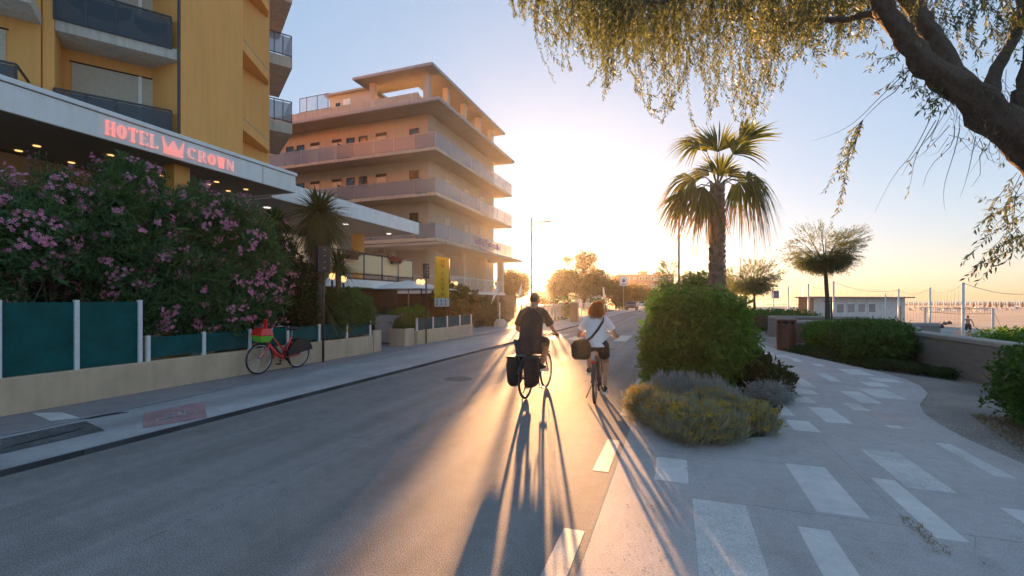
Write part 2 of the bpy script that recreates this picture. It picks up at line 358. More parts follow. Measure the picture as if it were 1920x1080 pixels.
# dry weeds in the broken joint beside a slab
V = []; F = []
for k in range(140):
    p = Vector((1.56+rr.gauss(0, .035)-.13*math.sin(k), 3.72+rr.random()*.55, .008)); p.x = 1.63-(p.y-3.7)*.0+rr.gauss(0, .03)
    d = Vector((rr.gauss(0, 1), rr.gauss(0, 1), rr.random()*.5+.1)).normalized()*rr.uniform(.015, .05); s_ = Vector((-d.y, d.x, 0)).normalized()*.003
    V += [p-s_, p+s_, p+d]; F.append((len(V)-3, len(V)-2, len(V)-1))
M['straw'] = leafmat('dry_straw', (.16, .11, .05), (.26, .19, .09), .2, .8)
stuff(link('dry_weeds', npmesh('dry_weeds', V, F), M['straw'], prom))
# road markings
pl = []
for k in range(-1, 30): pl.append((-.765, -.615, 3.23-1.05+(2.24)*k, 3.23+2.24*k))
ds = [MB().bx(a, b, c, d, 0, .0012) for a, b, c, d in pl]
for d_ in ds: d_.build('edge_dash', M['paint'], road)
for k in range(5): MB().bx(-5.35+k*.98, -4.85+k*.98, 18.7, 21.8, 0, .0015).build('crossing_stripe', M['paint'], road)
MB().bx(-3.455, -3.42, 2, 120, 0, .001).build('centre_line', groundmat('ghost_line', (.19, .185, .185), (.26, .25, .245), .4, 60., rough=.8, bigscale=5.), road)
sheet('side_line', [(-7.33, 0), (-7.27, 0), (-8.07, 12.5), (-8.1, 12.5), (-8.13, 12.5)], SW+.008, M['paintthin'], pav)
# worn red cycle panel with a white bicycle on it
sheet('red_cycle_panel', [(q_.x, q_.y) for q_ in (G(268, 803, SW), G(388, 783, SW), G(383, 753, SW), G(268, 775, SW))], SW+.005, M['redpaint'], pav)
mb = MB(); z = SW+.0075
def tf(p): x = -6.56+(p[0]+6.6)*.62; return (x, 4.38+(p[1]-4.43)*.62-(x+6.56)*.55)
def strip(p, q, wd):
    p = tf(p); q = tf(q); wd *= .7
    p = Vector((*p, z)); q = Vector((*q, z)); n_ = Vector((-(q-p).y, (q-p).x, 0)).normalized()*wd/2; mb.add([p-n_, q-n_, q+n_, p+n_], [(0, 1, 2, 3)])
for c in ((-6.42, 4.15), (-6.42, 4.72)):
    for i in range(16):
        a = i*math.pi/8; b = a+math.pi/8
        mb.add([(*tf((c[0]+r*math.cos(t), c[1]+r*math.sin(t))), z) for r, t in ((.17, a), (.17, b), (.125, b), (.125, a))], [(0, 1, 2, 3)])
for p, q in (((-6.42, 4.15), (-6.75, 4.3)), ((-6.75, 4.3), (-6.42, 4.42)), ((-6.42, 4.42), (-6.42, 4.15)), ((-6.42, 4.42), (-6.78, 4.6)), ((-6.75, 4.3), (-6.78, 4.6)), ((-6.42, 4.72), (-6.86, 4.56)), ((-6.86, 4.5), (-6.86, 4.66)), ((-6.82, 4.22), (-6.82, 4.34))): strip(p, q, .045)
mb.build('bicycle_symbol', M['paintthin'], pav)
# tarmac repair with its grating
p = [G(0, 852, SW), G(197, 807, SW), G(160, 790, SW), G(0, 824, SW)]
sheet('tarmac_patch', [(a.x, a.y) for a in p], SW+.006, M['drain'], pav)
mb = MB(); a = G(20, 838, SW); b = G(150, 806, SW); d = (b-a)
for i in range(26):
    c = a+d*(i/25.); mb.box((c.x, c.y, SW+.008), (.012, .16, .006), .5)
stuff(mb.build('grating', M['kerb'], pav))
mb = MB(); a = G(160, 786, SW); b = G(228, 774, SW); d = b-a
for i in range(14):
    for j in range(4):
        c = a+d*(i/13.); mb.box((c.x-.04+.03*j, c.y-.03+.025*j, SW+.006), (.016, .02, .006), .3)
stuff(mb.build('tactile_studs', M['kerb'], pav))
p = [G(60, 775, SW), G(118, 774, SW), G(150, 784, SW), G(95, 790, SW)]
sheet('utility_cover', [(a.x, a.y) for a in p], SW+.006, M['paver'], pav)

# grit, sand drift and dry leaves gathered along edges
V = []; F = []
def fleck(x, y, z, s):
    a = rr.uniform(0, 6.28); c, d = math.cos(a)*s, math.sin(a)*s; h = z+s*rr.uniform(.15, .5); n = len(V)
    V.extend([(x-c, y-d, z+.0006), (x+d*.5, y-c*.5, h), (x+c, y+d, z+.0006), (x-d*.5, y+c*.5, h*.9+z*.1)]); F.append((n, n+1, n+2, n+3))
for _ in range(1500): fleck(rr.uniform(-.57, .0)*rr.random()-.02, rr.uniform(2.2, 6.5), .002, rr.uniform(.002, .006))
for _ in range(1200): fleck(-5.9+abs(rr.gauss(0, .12)), rr.uniform(2, 14), .001, rr.uniform(.003, .009))
for _ in range(1200): fleck(-8.70+abs(rr.gauss(0, .1)), rr.uniform(2.5, 12), SW+.001, rr.uniform(.004, .012))
for _ in range(900):
    y = rr.uniform(5.9, 16); x = np.interp(y, [e[1] for e in edge], [e[0] for e in edge]); fleck(x-abs(rr.gauss(0, .12)), y, .002, rr.uniform(.003, .009))
for _ in range(120): fleck(rr.uniform(-.5, 3.2), rr.uniform(2.3, 9), .003, rr.uniform(.006, .014))
stuff(link('grit_and_dry_leaves', npmesh('grit', V, F), M['straw'], prom))
# manhole and small repairs in the road
for x, y, r in ((-4.3, 8.6, .3), (-2.2, 15.5, .3)):
    o = MB().cyl((x, y, -.05), (x, y, .001), r, n=28).build('manhole_cover', M['drain'], road)
for poly in ([(-5.2, 5.0), (-4.55, 4.95), (-4.5, 6.9), (-5.15, 7.0)], [(-2.9, 11), (-2.3, 11), (-2.3, 13.2), (-2.9, 13.2)]):
    sheet('tarmac_repair', poly, .0008, groundmat('tarmac_repair', (.17, .16, .157), (.21, .197, .192), .7, 60., rough=.85, bigscale=2.), road)

# cracks wandering along the carriageway
mb = MB()
for x0, y0, a0, n_ in ((-4.9, 3.0, 1.4, 34), (-2.6, 3.6, 1.7, 26), (-3.9, 6.0, 1.2, 30), (-1.6, 9.5, 1.6, 22), (-5.4, 9.0, 1.5, 30), (-4.6, 4.4, .1, 12)):
    p = Vector((x0, y0, 0)); a = a0
    for k in range(n_):
        q = p+Vector((math.cos(a), math.sin(a), 0))*rr.uniform(.06, .16); m_ = Vector((-(q-p).y, (q-p).x, 0)).normalized()*rr.uniform(.0012, .0032); h = Vector((0, 0, .0009))
        mb.add([p-m_+h, q-m_+h, q+m_+h, p+m_+h], [(0, 1, 2, 3)]); p = q; a += rr.uniform(-.55, .55); a += (a0-a)*.25
stuff(mb.build('cracks', M['drain'], road))
# ================================================================ LEFT SIDE: walls, screens
FX = -8.72
def wall_with_cap(name, x0, x1, y0, y1, h, label, m, cap=None):
    t = thing(name, ((x0+x1)/2, (y0+y1)/2, SW), label, 'wall')
    MB().bx(x0, x1, y0, y1, SW-.1, h).build('wall_body', m, t, bevel=.012)
    if cap: MB().bx(x0-.012, x1+.012, y0-.01, y1+.01, h, h+.03).build('coping', cap, t, bevel=.008)
    return t
wall_with_cap('garden_wall', FX-.2, FX, -4, 11.65, .57, 'long low cream rendered wall under the green screens along the left pavement', M['wallcream'])
wall_with_cap('garden_wall', FX-.2, FX, 14.2, 18.9, .55, 'short low cream wall beyond the hotel gateway under the yellow banner', M['wallcream'])
def screen_fence(ys, z0, z1, label, gap=.03):
    t = thing('screen_fence', (FX-.1, ys[0], z0), label, 'fence')
    pm = mesh_of(MB().bx(-.028, .028, -.03, .03, -.05, z1-z0+.035), 'post')
    pieces('post', pm, M['whitemetal'], [(FX-.07, y, z0) for y in ys], t)
    for a, b in zip(ys[:-1], ys[1:]):
        mb = MB(); n = 6                                    # fabric panel, slightly bowed between posts
        for k in range(n):
            ya = a+.03+(b-a-.06)*k/n; yb = a+.03+(b-a-.06)*(k+1)/n
            xa = FX-.075-.012*math.sin(math.pi*k/n); xb = FX-.075-.012*math.sin(math.pi*(k+1)/n)
            mb.add([(xa, ya, z0+gap), (xb, yb, z0+gap), (xb, yb, z1), (xa, ya, z1), (xa-.012, ya, z0+gap), (xb-.012, yb, z0+gap), (xb-.012, yb, z1), (xa-.012, ya, z1)],
                   [(0, 1, 2, 3), (5, 4, 7, 6), (3, 2, 6, 7), (0, 4, 5, 1)])
        mb.build('screen_panel', M['greenpanel'], t, smooth=False)
    return t
screen_fence([.75, 1.67, 2.58, 3.49, 4.36, 5.25], .57, 1.62, 'tall dark green screen panels between white posts at the left edge', .01)
screen_fence([5.38, 6.39, 7.42, 8.45, 9.48, 10.54, 11.58], .57, .99, 'lower dark green screen panels on the cream wall behind the red bicycle', .05)
screen_fence([14.25, 15.4, 16.55, 17.7, 18.85], .55, .98, 'short run of pale green screens with white posts beneath the yellow banner', .02)
def planter(x0, x1, y0, y1, h, label):
    t = thing('gate_planter', ((x0+x1)/2, (y0+y1)/2, SW), label, 'planter')
    mb = MB().bx(x0, x1, y0, y1, SW-.05, h); mb.build('box', M['wallcream'], t, bevel=.015)
    MB().bx(x0+.04, x1-.04, y0+.04, y1-.04, h-.005, h+.004).build('soil', M['soil'], t); return t
planter(FX-.45, FX-.02, 11.72, 12.1, .72, 'small cream block pillar at the near side of the gateway')
planter(FX-.75, FX-.1, 13.55, 14.15, .66, 'square cream planter at the far side of the gateway')
t = thing('gate', (-9.6, 13.5, SW), 'pale grey sheet metal gate standing open in the hotel gateway', 'gate')
MB().box((-9.8, 13.95, .62), (1.1, .03, 1.0)).build('gate_leaf', M['roofedge'], t)
MB().bx(-9.25, -9.2, 13.93, 13.98, SW, 1.2).build('gate_post', M['steel'], t)

# ---------------------------------------------------------------- HOTEL CROWN
A = Vector((.566, .824, 0)); B = Vector((-.824, .566, 0))
P1 = Vector((-15.65, 10.5, 0)); P0 = Vector((-16.39, 7.12, 0)); P2 = Vector((-17.07, 16.7, 0))
hc = thing('hotel_building', (-18, 9, 0), 'ochre yellow hotel with slanted balconies and a long white entrance canopy', 'hotel')
def pr(name, pts, z0, z1, m, parent=hc, bevel=0): return MB().prism([(p[0], p[1]) for p in pts], z0, z1).build(name, m, parent, bevel=bevel)
TOP = 18
pr('wall', [P1+B*1.2-A*3.2, P1+B*1.2+A*.3, (-30, 18), (-30, 4)], 0, TOP, M['ochre'])
pr('wall', [P0+B*1.2-A*6, P0+B*1.2-A*.02, P0+B*9, P0+B*9-A*6], 0, TOP, M['ochre'])
pr('wall', [(-15.6, 10.56), (-15.75, 13.0), (-24, 13.0), (-24, 10.56)], 0, TOP, M['ochre'])
pr('wall', [(-16.8, 12.99), (-17.55, 15.85), (-24, 16.3), (-24, 12.99)], 0, TOP, M['ochre'])
pr('fin_wall', [P1-A*3.2, P1-A*2.95, P1-A*2.95+B*1.25, P1-A*3.2+B*1.25], 5.2, TOP, M['ochre'])
MB().tube([(-15.62, 10.5, 5.2), (-15.62, 10.5, TOP)], .035, 8).build('downpipe', M['darkmetal'], hc)
for z in (6.9, 10.0, 13.1, 16.2):
    # bay 1
    fr = [P1-A*2.94, P1+A*.06, P1+A*.06+B*1.25, P1-A*2.94+B*1.25]
    pr('balcony_slab', fr, z-.34, z+.02, M['slab'], bevel=.01)
    pr('balcony_slab', [P0-A*4, P0, P0+B*1.25, P0-A*4+B*1.25], z-.34, z+.02, M['slab'], bevel=.01)
    if z > 7: pr('balcony_slab', [P2-A*2, P2, P2+B*3.8, P2-A*2+B*3.8], z-.5, z, M['slab'], bevel=.01)
    for P, a0, a1, nm in ((P1, -2.95, -.18, 4), (P0, -4, -.25, 4)):
        p = P+A*a0-B*.03; q = P+A*a1-B*.03; L_ = (q-p).length; rz = math.atan2(A.y, A.x)
        bl = MB()
        for zz, th in ((z+1.02, .05), (z-.0, .05)): bl.box((*((p+q)/2).xy, zz), (L_, .05, th), rz)
        for k in range(nm+1):
            if k == nm-1 and P is P1: continue
            c = p.lerp(q, k/nm); bl.box((*c.xy, z+.5), (.05, .045, 1.05), rz)
        bl.build('balustrade_frame', M['darkmetal'], hc)
        bl = MB()
        c = (p+q)/2; bl.box((*c.xy, z+.5), (L_-.05, .012, .94), rz); bl.build('balustrade_glass', M['glassdark'], hc)
        # return rail at the right end
        bl = MB()
        c = q+B*.6; bl.box((*c.xy, z+1.02), (.05, 1.2, .05), rz); bl.build('handrail', M['darkmetal'], hc)
    # roller shutters, slats proud
    for P, a0, a1, split in ((P1, -2.75, -.42, -1.05), (P0, -4.6, -.7, -2.2)):
        for s0, s1 in ((a0, split-.04), (split+.04, a1)):
            sm = MB(); n = 34
            for k in range(n):
                c = P+A*((s0+s1)/2)+B*1.175; sm.box((*c.xy, z+.1+k*2.25/n+.033), (s1-s0, .05, 2.25/n-.012), math.atan2(A.y, A.x))
            c = P+A*((s0+s1)/2)+B*1.185; sm.box((*c.xy, z+1.22), (s1-s0, .02, 2.25), math.atan2(A.y, A.x))
            sm.build('shutter', M['shutter'], hc)
        c = P+A*split+B*1.16; MB().box((*c.xy, z+1.22), (.09, .06, 2.3), math.atan2(A.y, A.x)).build('mullion', M['white'], hc)
        c = P+A*((a0+a1)/2)+B*1.19; MB().box((*c.xy, z+2.39), (a1-a0+.1, .05, .04), math.atan2(A.y, A.x)).build('shutter_head', M['brownmetal'], hc)
    if z > 7:                                                # narrow bay balconies at the far end, rail with glass
        bl = MB(); rz = math.atan2(A.y, A.x)
        for a_, b_ in ((P2-A*1.5, P2-A*.03), (P2-A*.03, P2-A*.03+B*1.6)):
            c = (a_+b_)/2; ang = math.atan2((b_-a_).y, (b_-a_).x); L_ = (b_-a_).length
            for zz in (z+1.0, z+.06): bl.box((*c.xy, zz), (L_, .04, .04), ang)
            for k in range(5): c = a_.lerp(b_, k/4); bl.box((*c.xy, z+.5), (.035, .035, 1.0), ang)
        bl.build('balustrade_frame', M['darkmetal'], hc)
        c = P2-A*.76; MB().box((*c.xy, z+.5), (1.4, .01, .85), rz).build('balustrade_glass', M['glassgrey'], hc)
for z in (8.75, 11.85, 14.95, 18.05):                        # ledges across the recess
    pr('ledge', [(-15.85, 13.02), (-17.1, 15.4), (-17.6, 15.8), (-16.85, 13.02)], z-.42, z, M['ochre'])
    pr('ledge_flashing', [(-15.83, 13.02), (-17.08, 15.4), (-17.6, 15.8), (-16.85, 13.02)], z, z+.03, M['slab'])
# entrance canopy
CX = -10.2; CB, CT = 4.71, 5.27
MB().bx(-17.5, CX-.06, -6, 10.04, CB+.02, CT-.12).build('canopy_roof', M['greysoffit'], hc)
for a, b in ((-6, -.01), (.01, 1.98), (2.0, 4.03), (4.05, 9.0), (9.02, 10.1)): MB().bx(CX-.06, CX, a, b, CB, CT-.1).build('fascia_panel', M['white'], hc, bevel=.004)
MB().bx(-16.5, CX-.062, 10.04, 10.1, CB, CT-.1).build('fascia_panel', M['white'], hc)
MB().bx(-17, CX+.03, -6, 10.14, CT-.085, CT).build('canopy_trim', M['white'], hc, bevel=.006)
MB().bx(-17, CX-.02, -6, 10.06, CT-.1, CT-.085).build('canopy_shadow_gap', M['darkmetal'], hc)
dl = MB().cyl((0, 0, -.012), (0, 0, .0), .058, n=14); me = mesh_of(dl, 'downlight')
def Cz(px, py, z):                                           # photo pixel on a horizontal plane above the eye
    return W(px, py, (z-EYE)*FPX/(HOR-py))
for px, py in ((35, 284), (69, 275), (101, 313), (134, 306), (207, 292), (241, 341), (272, 337), (305, 331), (341, 327), (390, 347), (406, 342), (428, 359), (461, 356), (150, 322), (10, 300)):
    p = Cz(px, py, CB); o = pieces('downlight', me, M['lampglow'], [(p.x, p.y, CB+.018)], hc)
# lettering and crown on the fascia
def text(body, size, y0, y1, z0, z1, x, m, parent, name='lettering', depth=.02, axis='Y'):
    cu = bpy.data.curves.new(name, 'FONT'); cu.body = body; cu.size = 1; cu.extrude = .5; cu.resolution_u = 3
    ob = bpy.data.objects.new('tmp', cu); COL.objects.link(ob); dg = bpy.context.evaluated_depsgraph_get()
    me = bpy.data.meshes.new_from_object(ob.evaluated_get(dg)); bpy.data.objects.remove(ob); bpy.data.curves.remove(cu)
    co = np.empty(len(me.vertices)*3, np.float32); me.vertices.foreach_get('co', co); co = co.reshape(-1, 3)
    mn, mx = co.min(0), co.max(0); co = (co-mn)/(mx-mn); off = ORG.get(parent.name, Vector())
    V = np.empty_like(co)
    if axis == 'Y': V[:, 1] = y0+co[:, 0]*(y1-y0); V[:, 0] = x+(co[:, 2])*depth
    else: V[:, 0] = y0+co[:, 0]*(y1-y0); V[:, 1] = x-(co[:, 2])*depth
    V[:, 2] = z0+co[:, 1]*(z1-z0); V -= np.array(off)
    me.vertices.foreach_set('co', V.ravel()); me.update(); me.name = name
    return link(name, me, m, parent)
def serif(chars, y0, y1, z0, z1, bold, mm):
    n = len(chars); wd = (y1-y0)/n; H = z1-z0; X = CX+.004; D = .03
    for i, ch in enumerate(chars):
        a = y0+i*wd+.03*wd; b = y0+(i+1)*wd-.14*wd; w_ = b-a; st = .20*w_; mb = MB()
        def bar(p0, p1, q0, q1): mb.bx(X, X+D, a+p0*w_, a+p1*w_, z0+q0*H, z0+q1*H)
        def diag(p0, q0, p1, q1, t=.18):
            p = [(p0-t/2, q0), (p0+t/2, q0), (p1+t/2, q1), (p1-t/2, q1)]
            vs = [(x_, a+u*w_, z0+v*H) for x_ in (X, X+D) for u, v in p]
            mb.add(vs, [(0, 3, 2, 1), (4, 5, 6, 7), (0, 1, 5, 4), (1, 2, 6, 5), (2, 3, 7, 6), (3, 0, 4, 7)])
        def oval(c0=.5, r=.5, hole=.55, a0=0, a1=360):
            k = 20; pts = []
            for j in range(k+1):
                t = R(a0+(a1-a0)*j/k); pts.append((c0+r*math.cos(t), .5+.5*math.sin(t), c0+r*hole*math.cos(t), .5+.42*math.sin(t)))
            for j in range(k):
                p, q = pts[j], pts[j+1]; vs = [(x_, a+u*w_, z0+v*H) for x_ in (X, X+D) for u, v in ((p[0], p[1]), (q[0], q[1]), (q[2], q[3]), (p[2], p[3]))]
                mb.add(vs, [(0, 3, 2, 1), (4, 5, 6, 7), (0, 1, 5, 4), (2, 3, 7, 6)])
        if ch == 'H': bar(.05, .3, 0, 1); bar(.7, .95, 0, 1); bar(.3, .7, .47, .53); [bar(p, p+.4, q, q+.05) for p in (-.02, .6) for q in (-.001, .951)]
        if ch == 'O': oval(hole=.35)
        if ch == 'T': bar(.36, .64, 0, 1); bar(0, 1, .93, 1.001); bar(.0, .07, .8, .93); bar(.93, 1, .8, .93); bar(.25, .75, -.001, .05)
        if ch == 'E': bar(.1, .38, 0, 1); bar(.0, .95, .94, 1.001); bar(0, .98, -.001, .06); bar(.38, .72, .48, .54); bar(.88, .95, .8, .94); bar(.9, .98, .06, .22)
        if ch == 'L': bar(.1, .38, 0, 1); bar(0, .98, -.001, .06); bar(.9, .98, .06, .25); bar(0, .5, .95, 1.001)
        if ch == 'C': oval(r=.48, hole=.45, a0=48, a1=312); bar(.8, .88, .74, .92)
        if ch == 'R': bar(.08, .34, 0, 1); bar(0, .45, -.001, .05); bar(.34, .72, .95, 1.001); bar(.34, .72, .47, .52); bar(.66, .9, .53, .94); diag(.55, .47, .92, 0, .24)
        if ch == 'W': diag(.12, 1, .32, 0, .22); diag(.32, 0, .5, .9, .08); diag(.5, 1, .7, 0, .22); diag(.7, 0, .9, 1, .08)
        if ch == 'N': bar(.1, .17, 0, 1); bar(.85, .92, 0, 1); diag(.15, 1, .85, 0, .26)
        mb.build('letter', M['neon'] if ch in bold else mm, hc)
lz0, lz1 = CB+.09, CT-.2
yA, yB = Yat(196, CX), Yat(298, CX)
serif('HOTEL', yA, yB, lz0, lz1, 'HOT', M['neonpale'])
yC, yD = Yat(350, CX), Yat(440, CX)
serif('CROWN', yC, yD, lz0, lz1-.02, 'OW', M['neonpale'])
y0, y1 = Yat(304, CX), Yat(344, CX); X = CX+.004
pts = [(0, 1.05), (.18, .5), (.33, .62), (.5, 1.0), (.67, .62), (.82, .5), (1, 1.05), (.94, .26), (.06, .26)]
mb = MB()
def crown_poly(pp):
    n = len(pp); vs = [(X_, y0+u*(y1-y0), lz0-.05+v*(lz1-lz0+.08)) for X_ in (X, X+.03) for u, v in pp]
    mb.add(vs, [tuple(range(n-1, -1, -1)), tuple(range(n, 2*n))]+[(i, (i+1) % n, (i+1) % n+n, i+n) for i in range(n)])
crown_poly([(0, 1.05), (.06, .3), (.4, .3), (.18, .5)]); crown_poly([(.4, .3), (.3, .5), (.5, .95), (.7, .5), (.6, .3)]); crown_poly([(1, 1.05), (.82, .5), (.6, .3), (.94, .3)])
crown_poly([(.06, .02), (.94, .02), (.96, .24), (.04, .24)])
mb.build('crown_emblem', M['neon'], hc)
# ground floor behind the oleanders
MB().bx(-13.2, -13.0, -6, 1.2, 0, 4.7).build('wall', M['ochre'], hc)
MB().bx(-13.2, -13.0, 1.2, 9.8, 0, 4.7).build('wall', M['wallcream'], hc)
MB().bx(-13.0, -12.95, 3.9, 5.0, 0, 2.4).build('door', M['brownmetal'], hc)
for a in (5.6, 7.4): MB().bx(-13.0, -12.96, a, a+1.3, 1.0, 3.2).build('window', M['window'], hc)
for a in (2.2, 7.0): MB().bx(-10.9, -10.55, a, a+.35, 0, 4.7).build('column', M['ochre'], hc)
# second canopy over the raised terrace
C2 = -11.3
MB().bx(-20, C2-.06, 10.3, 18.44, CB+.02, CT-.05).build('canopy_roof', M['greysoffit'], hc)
MB().bx(C2-.06, C2, 10.3, 18.5, CB, CT).build('fascia_panel', M['white'], hc, bevel=.004)
MB().bx(-20, C2-.062, 18.44, 18.5, CB, CT).build('fascia_panel', M['white'], hc)
MB().bx(-20, C2-.062, 10.3, 10.36, CB, CT).build('fascia_panel', M['white'], hc)
me = mesh_of(MB().cyl((0, 0, -.012), (0, 0, .0), .11, n=16), 'round_light')
for px, py in ((648, 421), (729, 439), (501, 390)):
    p = Cz(px, py, CB); pieces('round_light', me, M['lampwhite'], [(p.x, p.y, CB+.018)], hc)
TZ = 2.45
MB().bx(-20, C2-.3, 10.4, 18.5, TZ-.3, TZ).build('terrace_slab', M['white'], hc, bevel=.01)
yc = 17.6; xc = Xat(675, 17.6)
MB().bx(xc-.3, xc+.12, yc-.25, yc+.15, 0, CB+.02).build('column', M['ochre'], hc)
wx = xc-.9
MB().bx(wx-.15, wx, 10.4, 18.1, TZ, CB+.02).build('wall', M['greysoffit'], hc)
for a in (13.6, 15.5): 
    f = MB().bx(wx, wx+.04, a, a+1.7, TZ+.05, TZ+1.9).build('window', M['white'], hc)
    MB().bx(wx+.04, wx+.05, a+.08, a+1.6, TZ+.12, TZ+1.83).build('pane', mat('curtained_pane', (.70, .62, .48), .4, var=.05, emit=(1.0, .80, .52), es=.035), f)  # weak warm emission added to brighten the pane, no lamp behind it
MB().bx(-17, -12.4, 10.4, 18.4, 0, TZ-.3).build('basement_wall', M['brownmetal'], hc)
ys = [12.6+i*1.18 for i in range(6)]
bal = MB()
for y in ys: bal.bx(C2-.36, C2-.32, y-.025, y+.025, TZ-.25, TZ+1.05)
bal.bx(C2-.37, C2-.31, 12.6, 18.5, TZ+1.03, TZ+1.08); bal.bx(C2-.36, C2-.32, 12.6, 18.5, TZ+.2, TZ+.25); bal.bx(C2-.36, C2-.32, 12.6, 18.5, TZ+.02, TZ+.07)
bal.build('terrace_railing', M['darkmetal'], hc)
for a, b in zip(ys[:-1], ys[1:]): MB().bx(C2-.35, C2-.335, a+.04, b-.04, TZ+.28, TZ+1.0).build('railing_pane', M['glassyel'], hc)
# washing on the balcony
for (a0, a1, zt, zb, c, lab) in ((-2.7, -1.2, 10.98, 10.45, (.16, .03, .10), 'dark magenta beach towel hung along the top left balcony'), (-1.15, -.3, 10.85, 10.35, (.015, .10, .07), 'dark green towel hung at the right end of the top left balcony')):
    mb = MB(); n = 14; rows = 6; V = []
    for j in range(rows+1):
        for i in range(n+1):
            s = i/n; t_ = j/rows; p = P1+A*(a0+(a1-a0)*s)+B*(.12+.03*math.sin(9*s+t_))
            V.append((p.x, p.y, zt-(zt-zb)*t_*(.45+.55*math.sin(math.pi*(s*.9+.05))**.8)-.08*math.sin(math.pi*s)))
    mb.add(V, [(j*(n+1)+i, j*(n+1)+i+1, (j+1)*(n+1)+i+1, (j+1)*(n+1)+i) for j in range(rows) for i in range(n)])
    o = mb.build('beach_towel', mat('towel', c, .95, var=.2, scale=12), smooth=True); sd = o.modifiers.new('s', 'SOLIDIFY'); sd.thickness = .012
    tag(o, lab, 'towel')

# ---------------------------------------------------------------- SECOND HOTEL
h2 = thing('hotel_building', (-20, 33, 0), 'peach four storey seaside hotel with wrapping balconies and a flat roof canopy', 'hotel')
BX, BY0, BY1 = -14.9, 26.5, 41.3; WX, WY0, WY1 = -16.4, 28.1, 40.3; XL = -36
levels = [5.75, 8.75, 11.75]
MB().bx(XL, WX, WY0, WY1, 2.1, 17.0-2.0).build('wall', M['peach'], h2)
for i, z in enumerate(levels):
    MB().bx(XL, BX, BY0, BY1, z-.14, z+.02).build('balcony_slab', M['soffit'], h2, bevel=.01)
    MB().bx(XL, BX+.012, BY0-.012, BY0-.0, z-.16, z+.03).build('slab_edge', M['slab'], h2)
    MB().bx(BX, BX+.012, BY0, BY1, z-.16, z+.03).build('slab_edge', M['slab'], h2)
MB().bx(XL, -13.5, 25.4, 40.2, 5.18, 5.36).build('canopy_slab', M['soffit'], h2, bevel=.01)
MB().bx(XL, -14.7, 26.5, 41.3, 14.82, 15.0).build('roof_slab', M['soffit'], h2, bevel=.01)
MB().bx(XL, -14.65, 26.45, 26.5, 14.86, 15.06).build('roof_edge', M['roofedge'], h2); MB().bx(-14.7, -14.65, 26.5, 41.3, 14.86, 15.06).build('roof_edge', M['roofedge'], h2)
MB().bx(-21.5, -15.2, 26.5, 28.9, 17.2, 17.34).build('roof_canopy', M['soffit'], h2)
MB().bx(-17.7, -15.2, 28.9, 40.0, 17.2, 17.34).build('roof_canopy', M['soffit'], h2)
MB().bx(-21.55, -15.15, 26.44, 26.5, 17.22, 17.4).build('roof_edge', M['roofedge'], h2); MB().bx(-15.2, -15.14, 26.5, 40.05, 17.22, 17.4).build('roof_edge', M['roofedge'], h2)
for px, y in ((801, 27.4), (700, 27.4)):
    x = Xat(px, y); MB().bx(x-.2, x+.2, y-.2, y+.2, 15.0, 17.2).build('column', M['peach'], h2)
for px in (837, 869, 896, 920):
    y = Yat(px, -15.9); MB().bx(-16.1, -15.7, y-.2, y+.2, 15.0, 17.2).build('column', M['peach'], h2)
MB().bx(-34, -16.6, 27.0, 27.25, 15.0, 15.85).build('parapet', M['slab'], h2)
MB().bx(-16.85, -16.6, 27.25, 39.5, 15.0, 15.75).build('parapet', M['slab'], h2)
x0, x1 = Xat(618, 29.5), Xat(694, 29.5)
MB().bx(x0, x1, 29.5, 34, 15.0, 18.0).build('penthouse', M['peach'], h2)
MB().bx(x0-.3, x1+.3, 29.2, 34.3, 18.0, 18.15).build('penthouse_roof', M['soffit'], h2)
w_ = Xat(652, 29.5); MB().bx(w_-.4, w_+.3, 29.44, 29.5, 15.9, 17.6).build('door', M['white'], h2)
w_ = Xat(634, 29.5); MB().bx(w_-.2, w_+.2, 29.44, 29.5, 16.9, 17.4).build('window', M['window'], h2)
rl = MB()
for px in (562, 575, 595, 615): x = Xat(px, 27.1); rl.bx(x-.02, x+.02, 27.08, 27.12, 15.85, 17.0)
rl.bx(Xat(562, 27.1), Xat(618, 27.1), 27.08, 27.12, 16.97, 17.01); rl.bx(Xat(562, 27.1), Xat(618, 27.1), 27.08, 27.12, 15.9, 15.94); rl.build('roof_railing', M['steel'], h2)
MB().bx(Xat(563, 27.1), Xat(617, 27.1), 27.095, 27.105, 15.95, 16.95).build('railing_pane', glassmat('clear_glass', (.6, .65, .7), .18), h2)
# openings on the camera side
ops = [('w', 543.7), ('w', 564), ('d', 591), ('d', 632), ('w', 657.5), ('w', 681), ('d', 715), ('w', 776.7)]
def opening(kind, c, z, side):
    h0, h1, hw = (z+1.35, z+2.05, .30) if kind == 'w' else (z+.04, z+2.15, .42)
    if kind == 'v': h0, h1, hw = z+.9, z+2.15, .5
    def bxx(a, b, d0, d1, q0, q1, nm, m, par):
        if side == 'F': return MB().bx(c+a, c+b, WY0-d1, WY0-d0, q0, q1).build(nm, m, par)
        return MB().bx(WX+d0, WX+d1, c+a, c+b, q0, q1).build(nm, m, par)
    f = MB()
    for a, b, q0, q1 in ((-hw-.07, -hw, h0-.07, h1+.07), (hw, hw+.07, h0-.07, h1+.07), (-hw, hw, h1, h1+.07), (-hw, hw, h0-.07, h0)):
        if side == 'F': f.bx(c+a, c+b, WY0-.05, WY0-.0, q0, q1)
        else: f.bx(WX, WX+.05, c+a, c+b, q0, q1)
    o = f.build('window_frame' if kind != 'd' else 'door_frame', M['peach'] if kind != 'w' else M['brownmetal'], h2)
    bxx(-hw, hw, -.1, .012, h0, h1, 'pane' if kind == 'w' else 'shutter', M['window'] if kind == 'w' else M['door'], o)
    if kind == 'd':                                        # blind box above
        bxx(-hw-.05, hw+.05, .013, .05, h1-.22, h1, 'blind_box', M['brownmetal'], o)
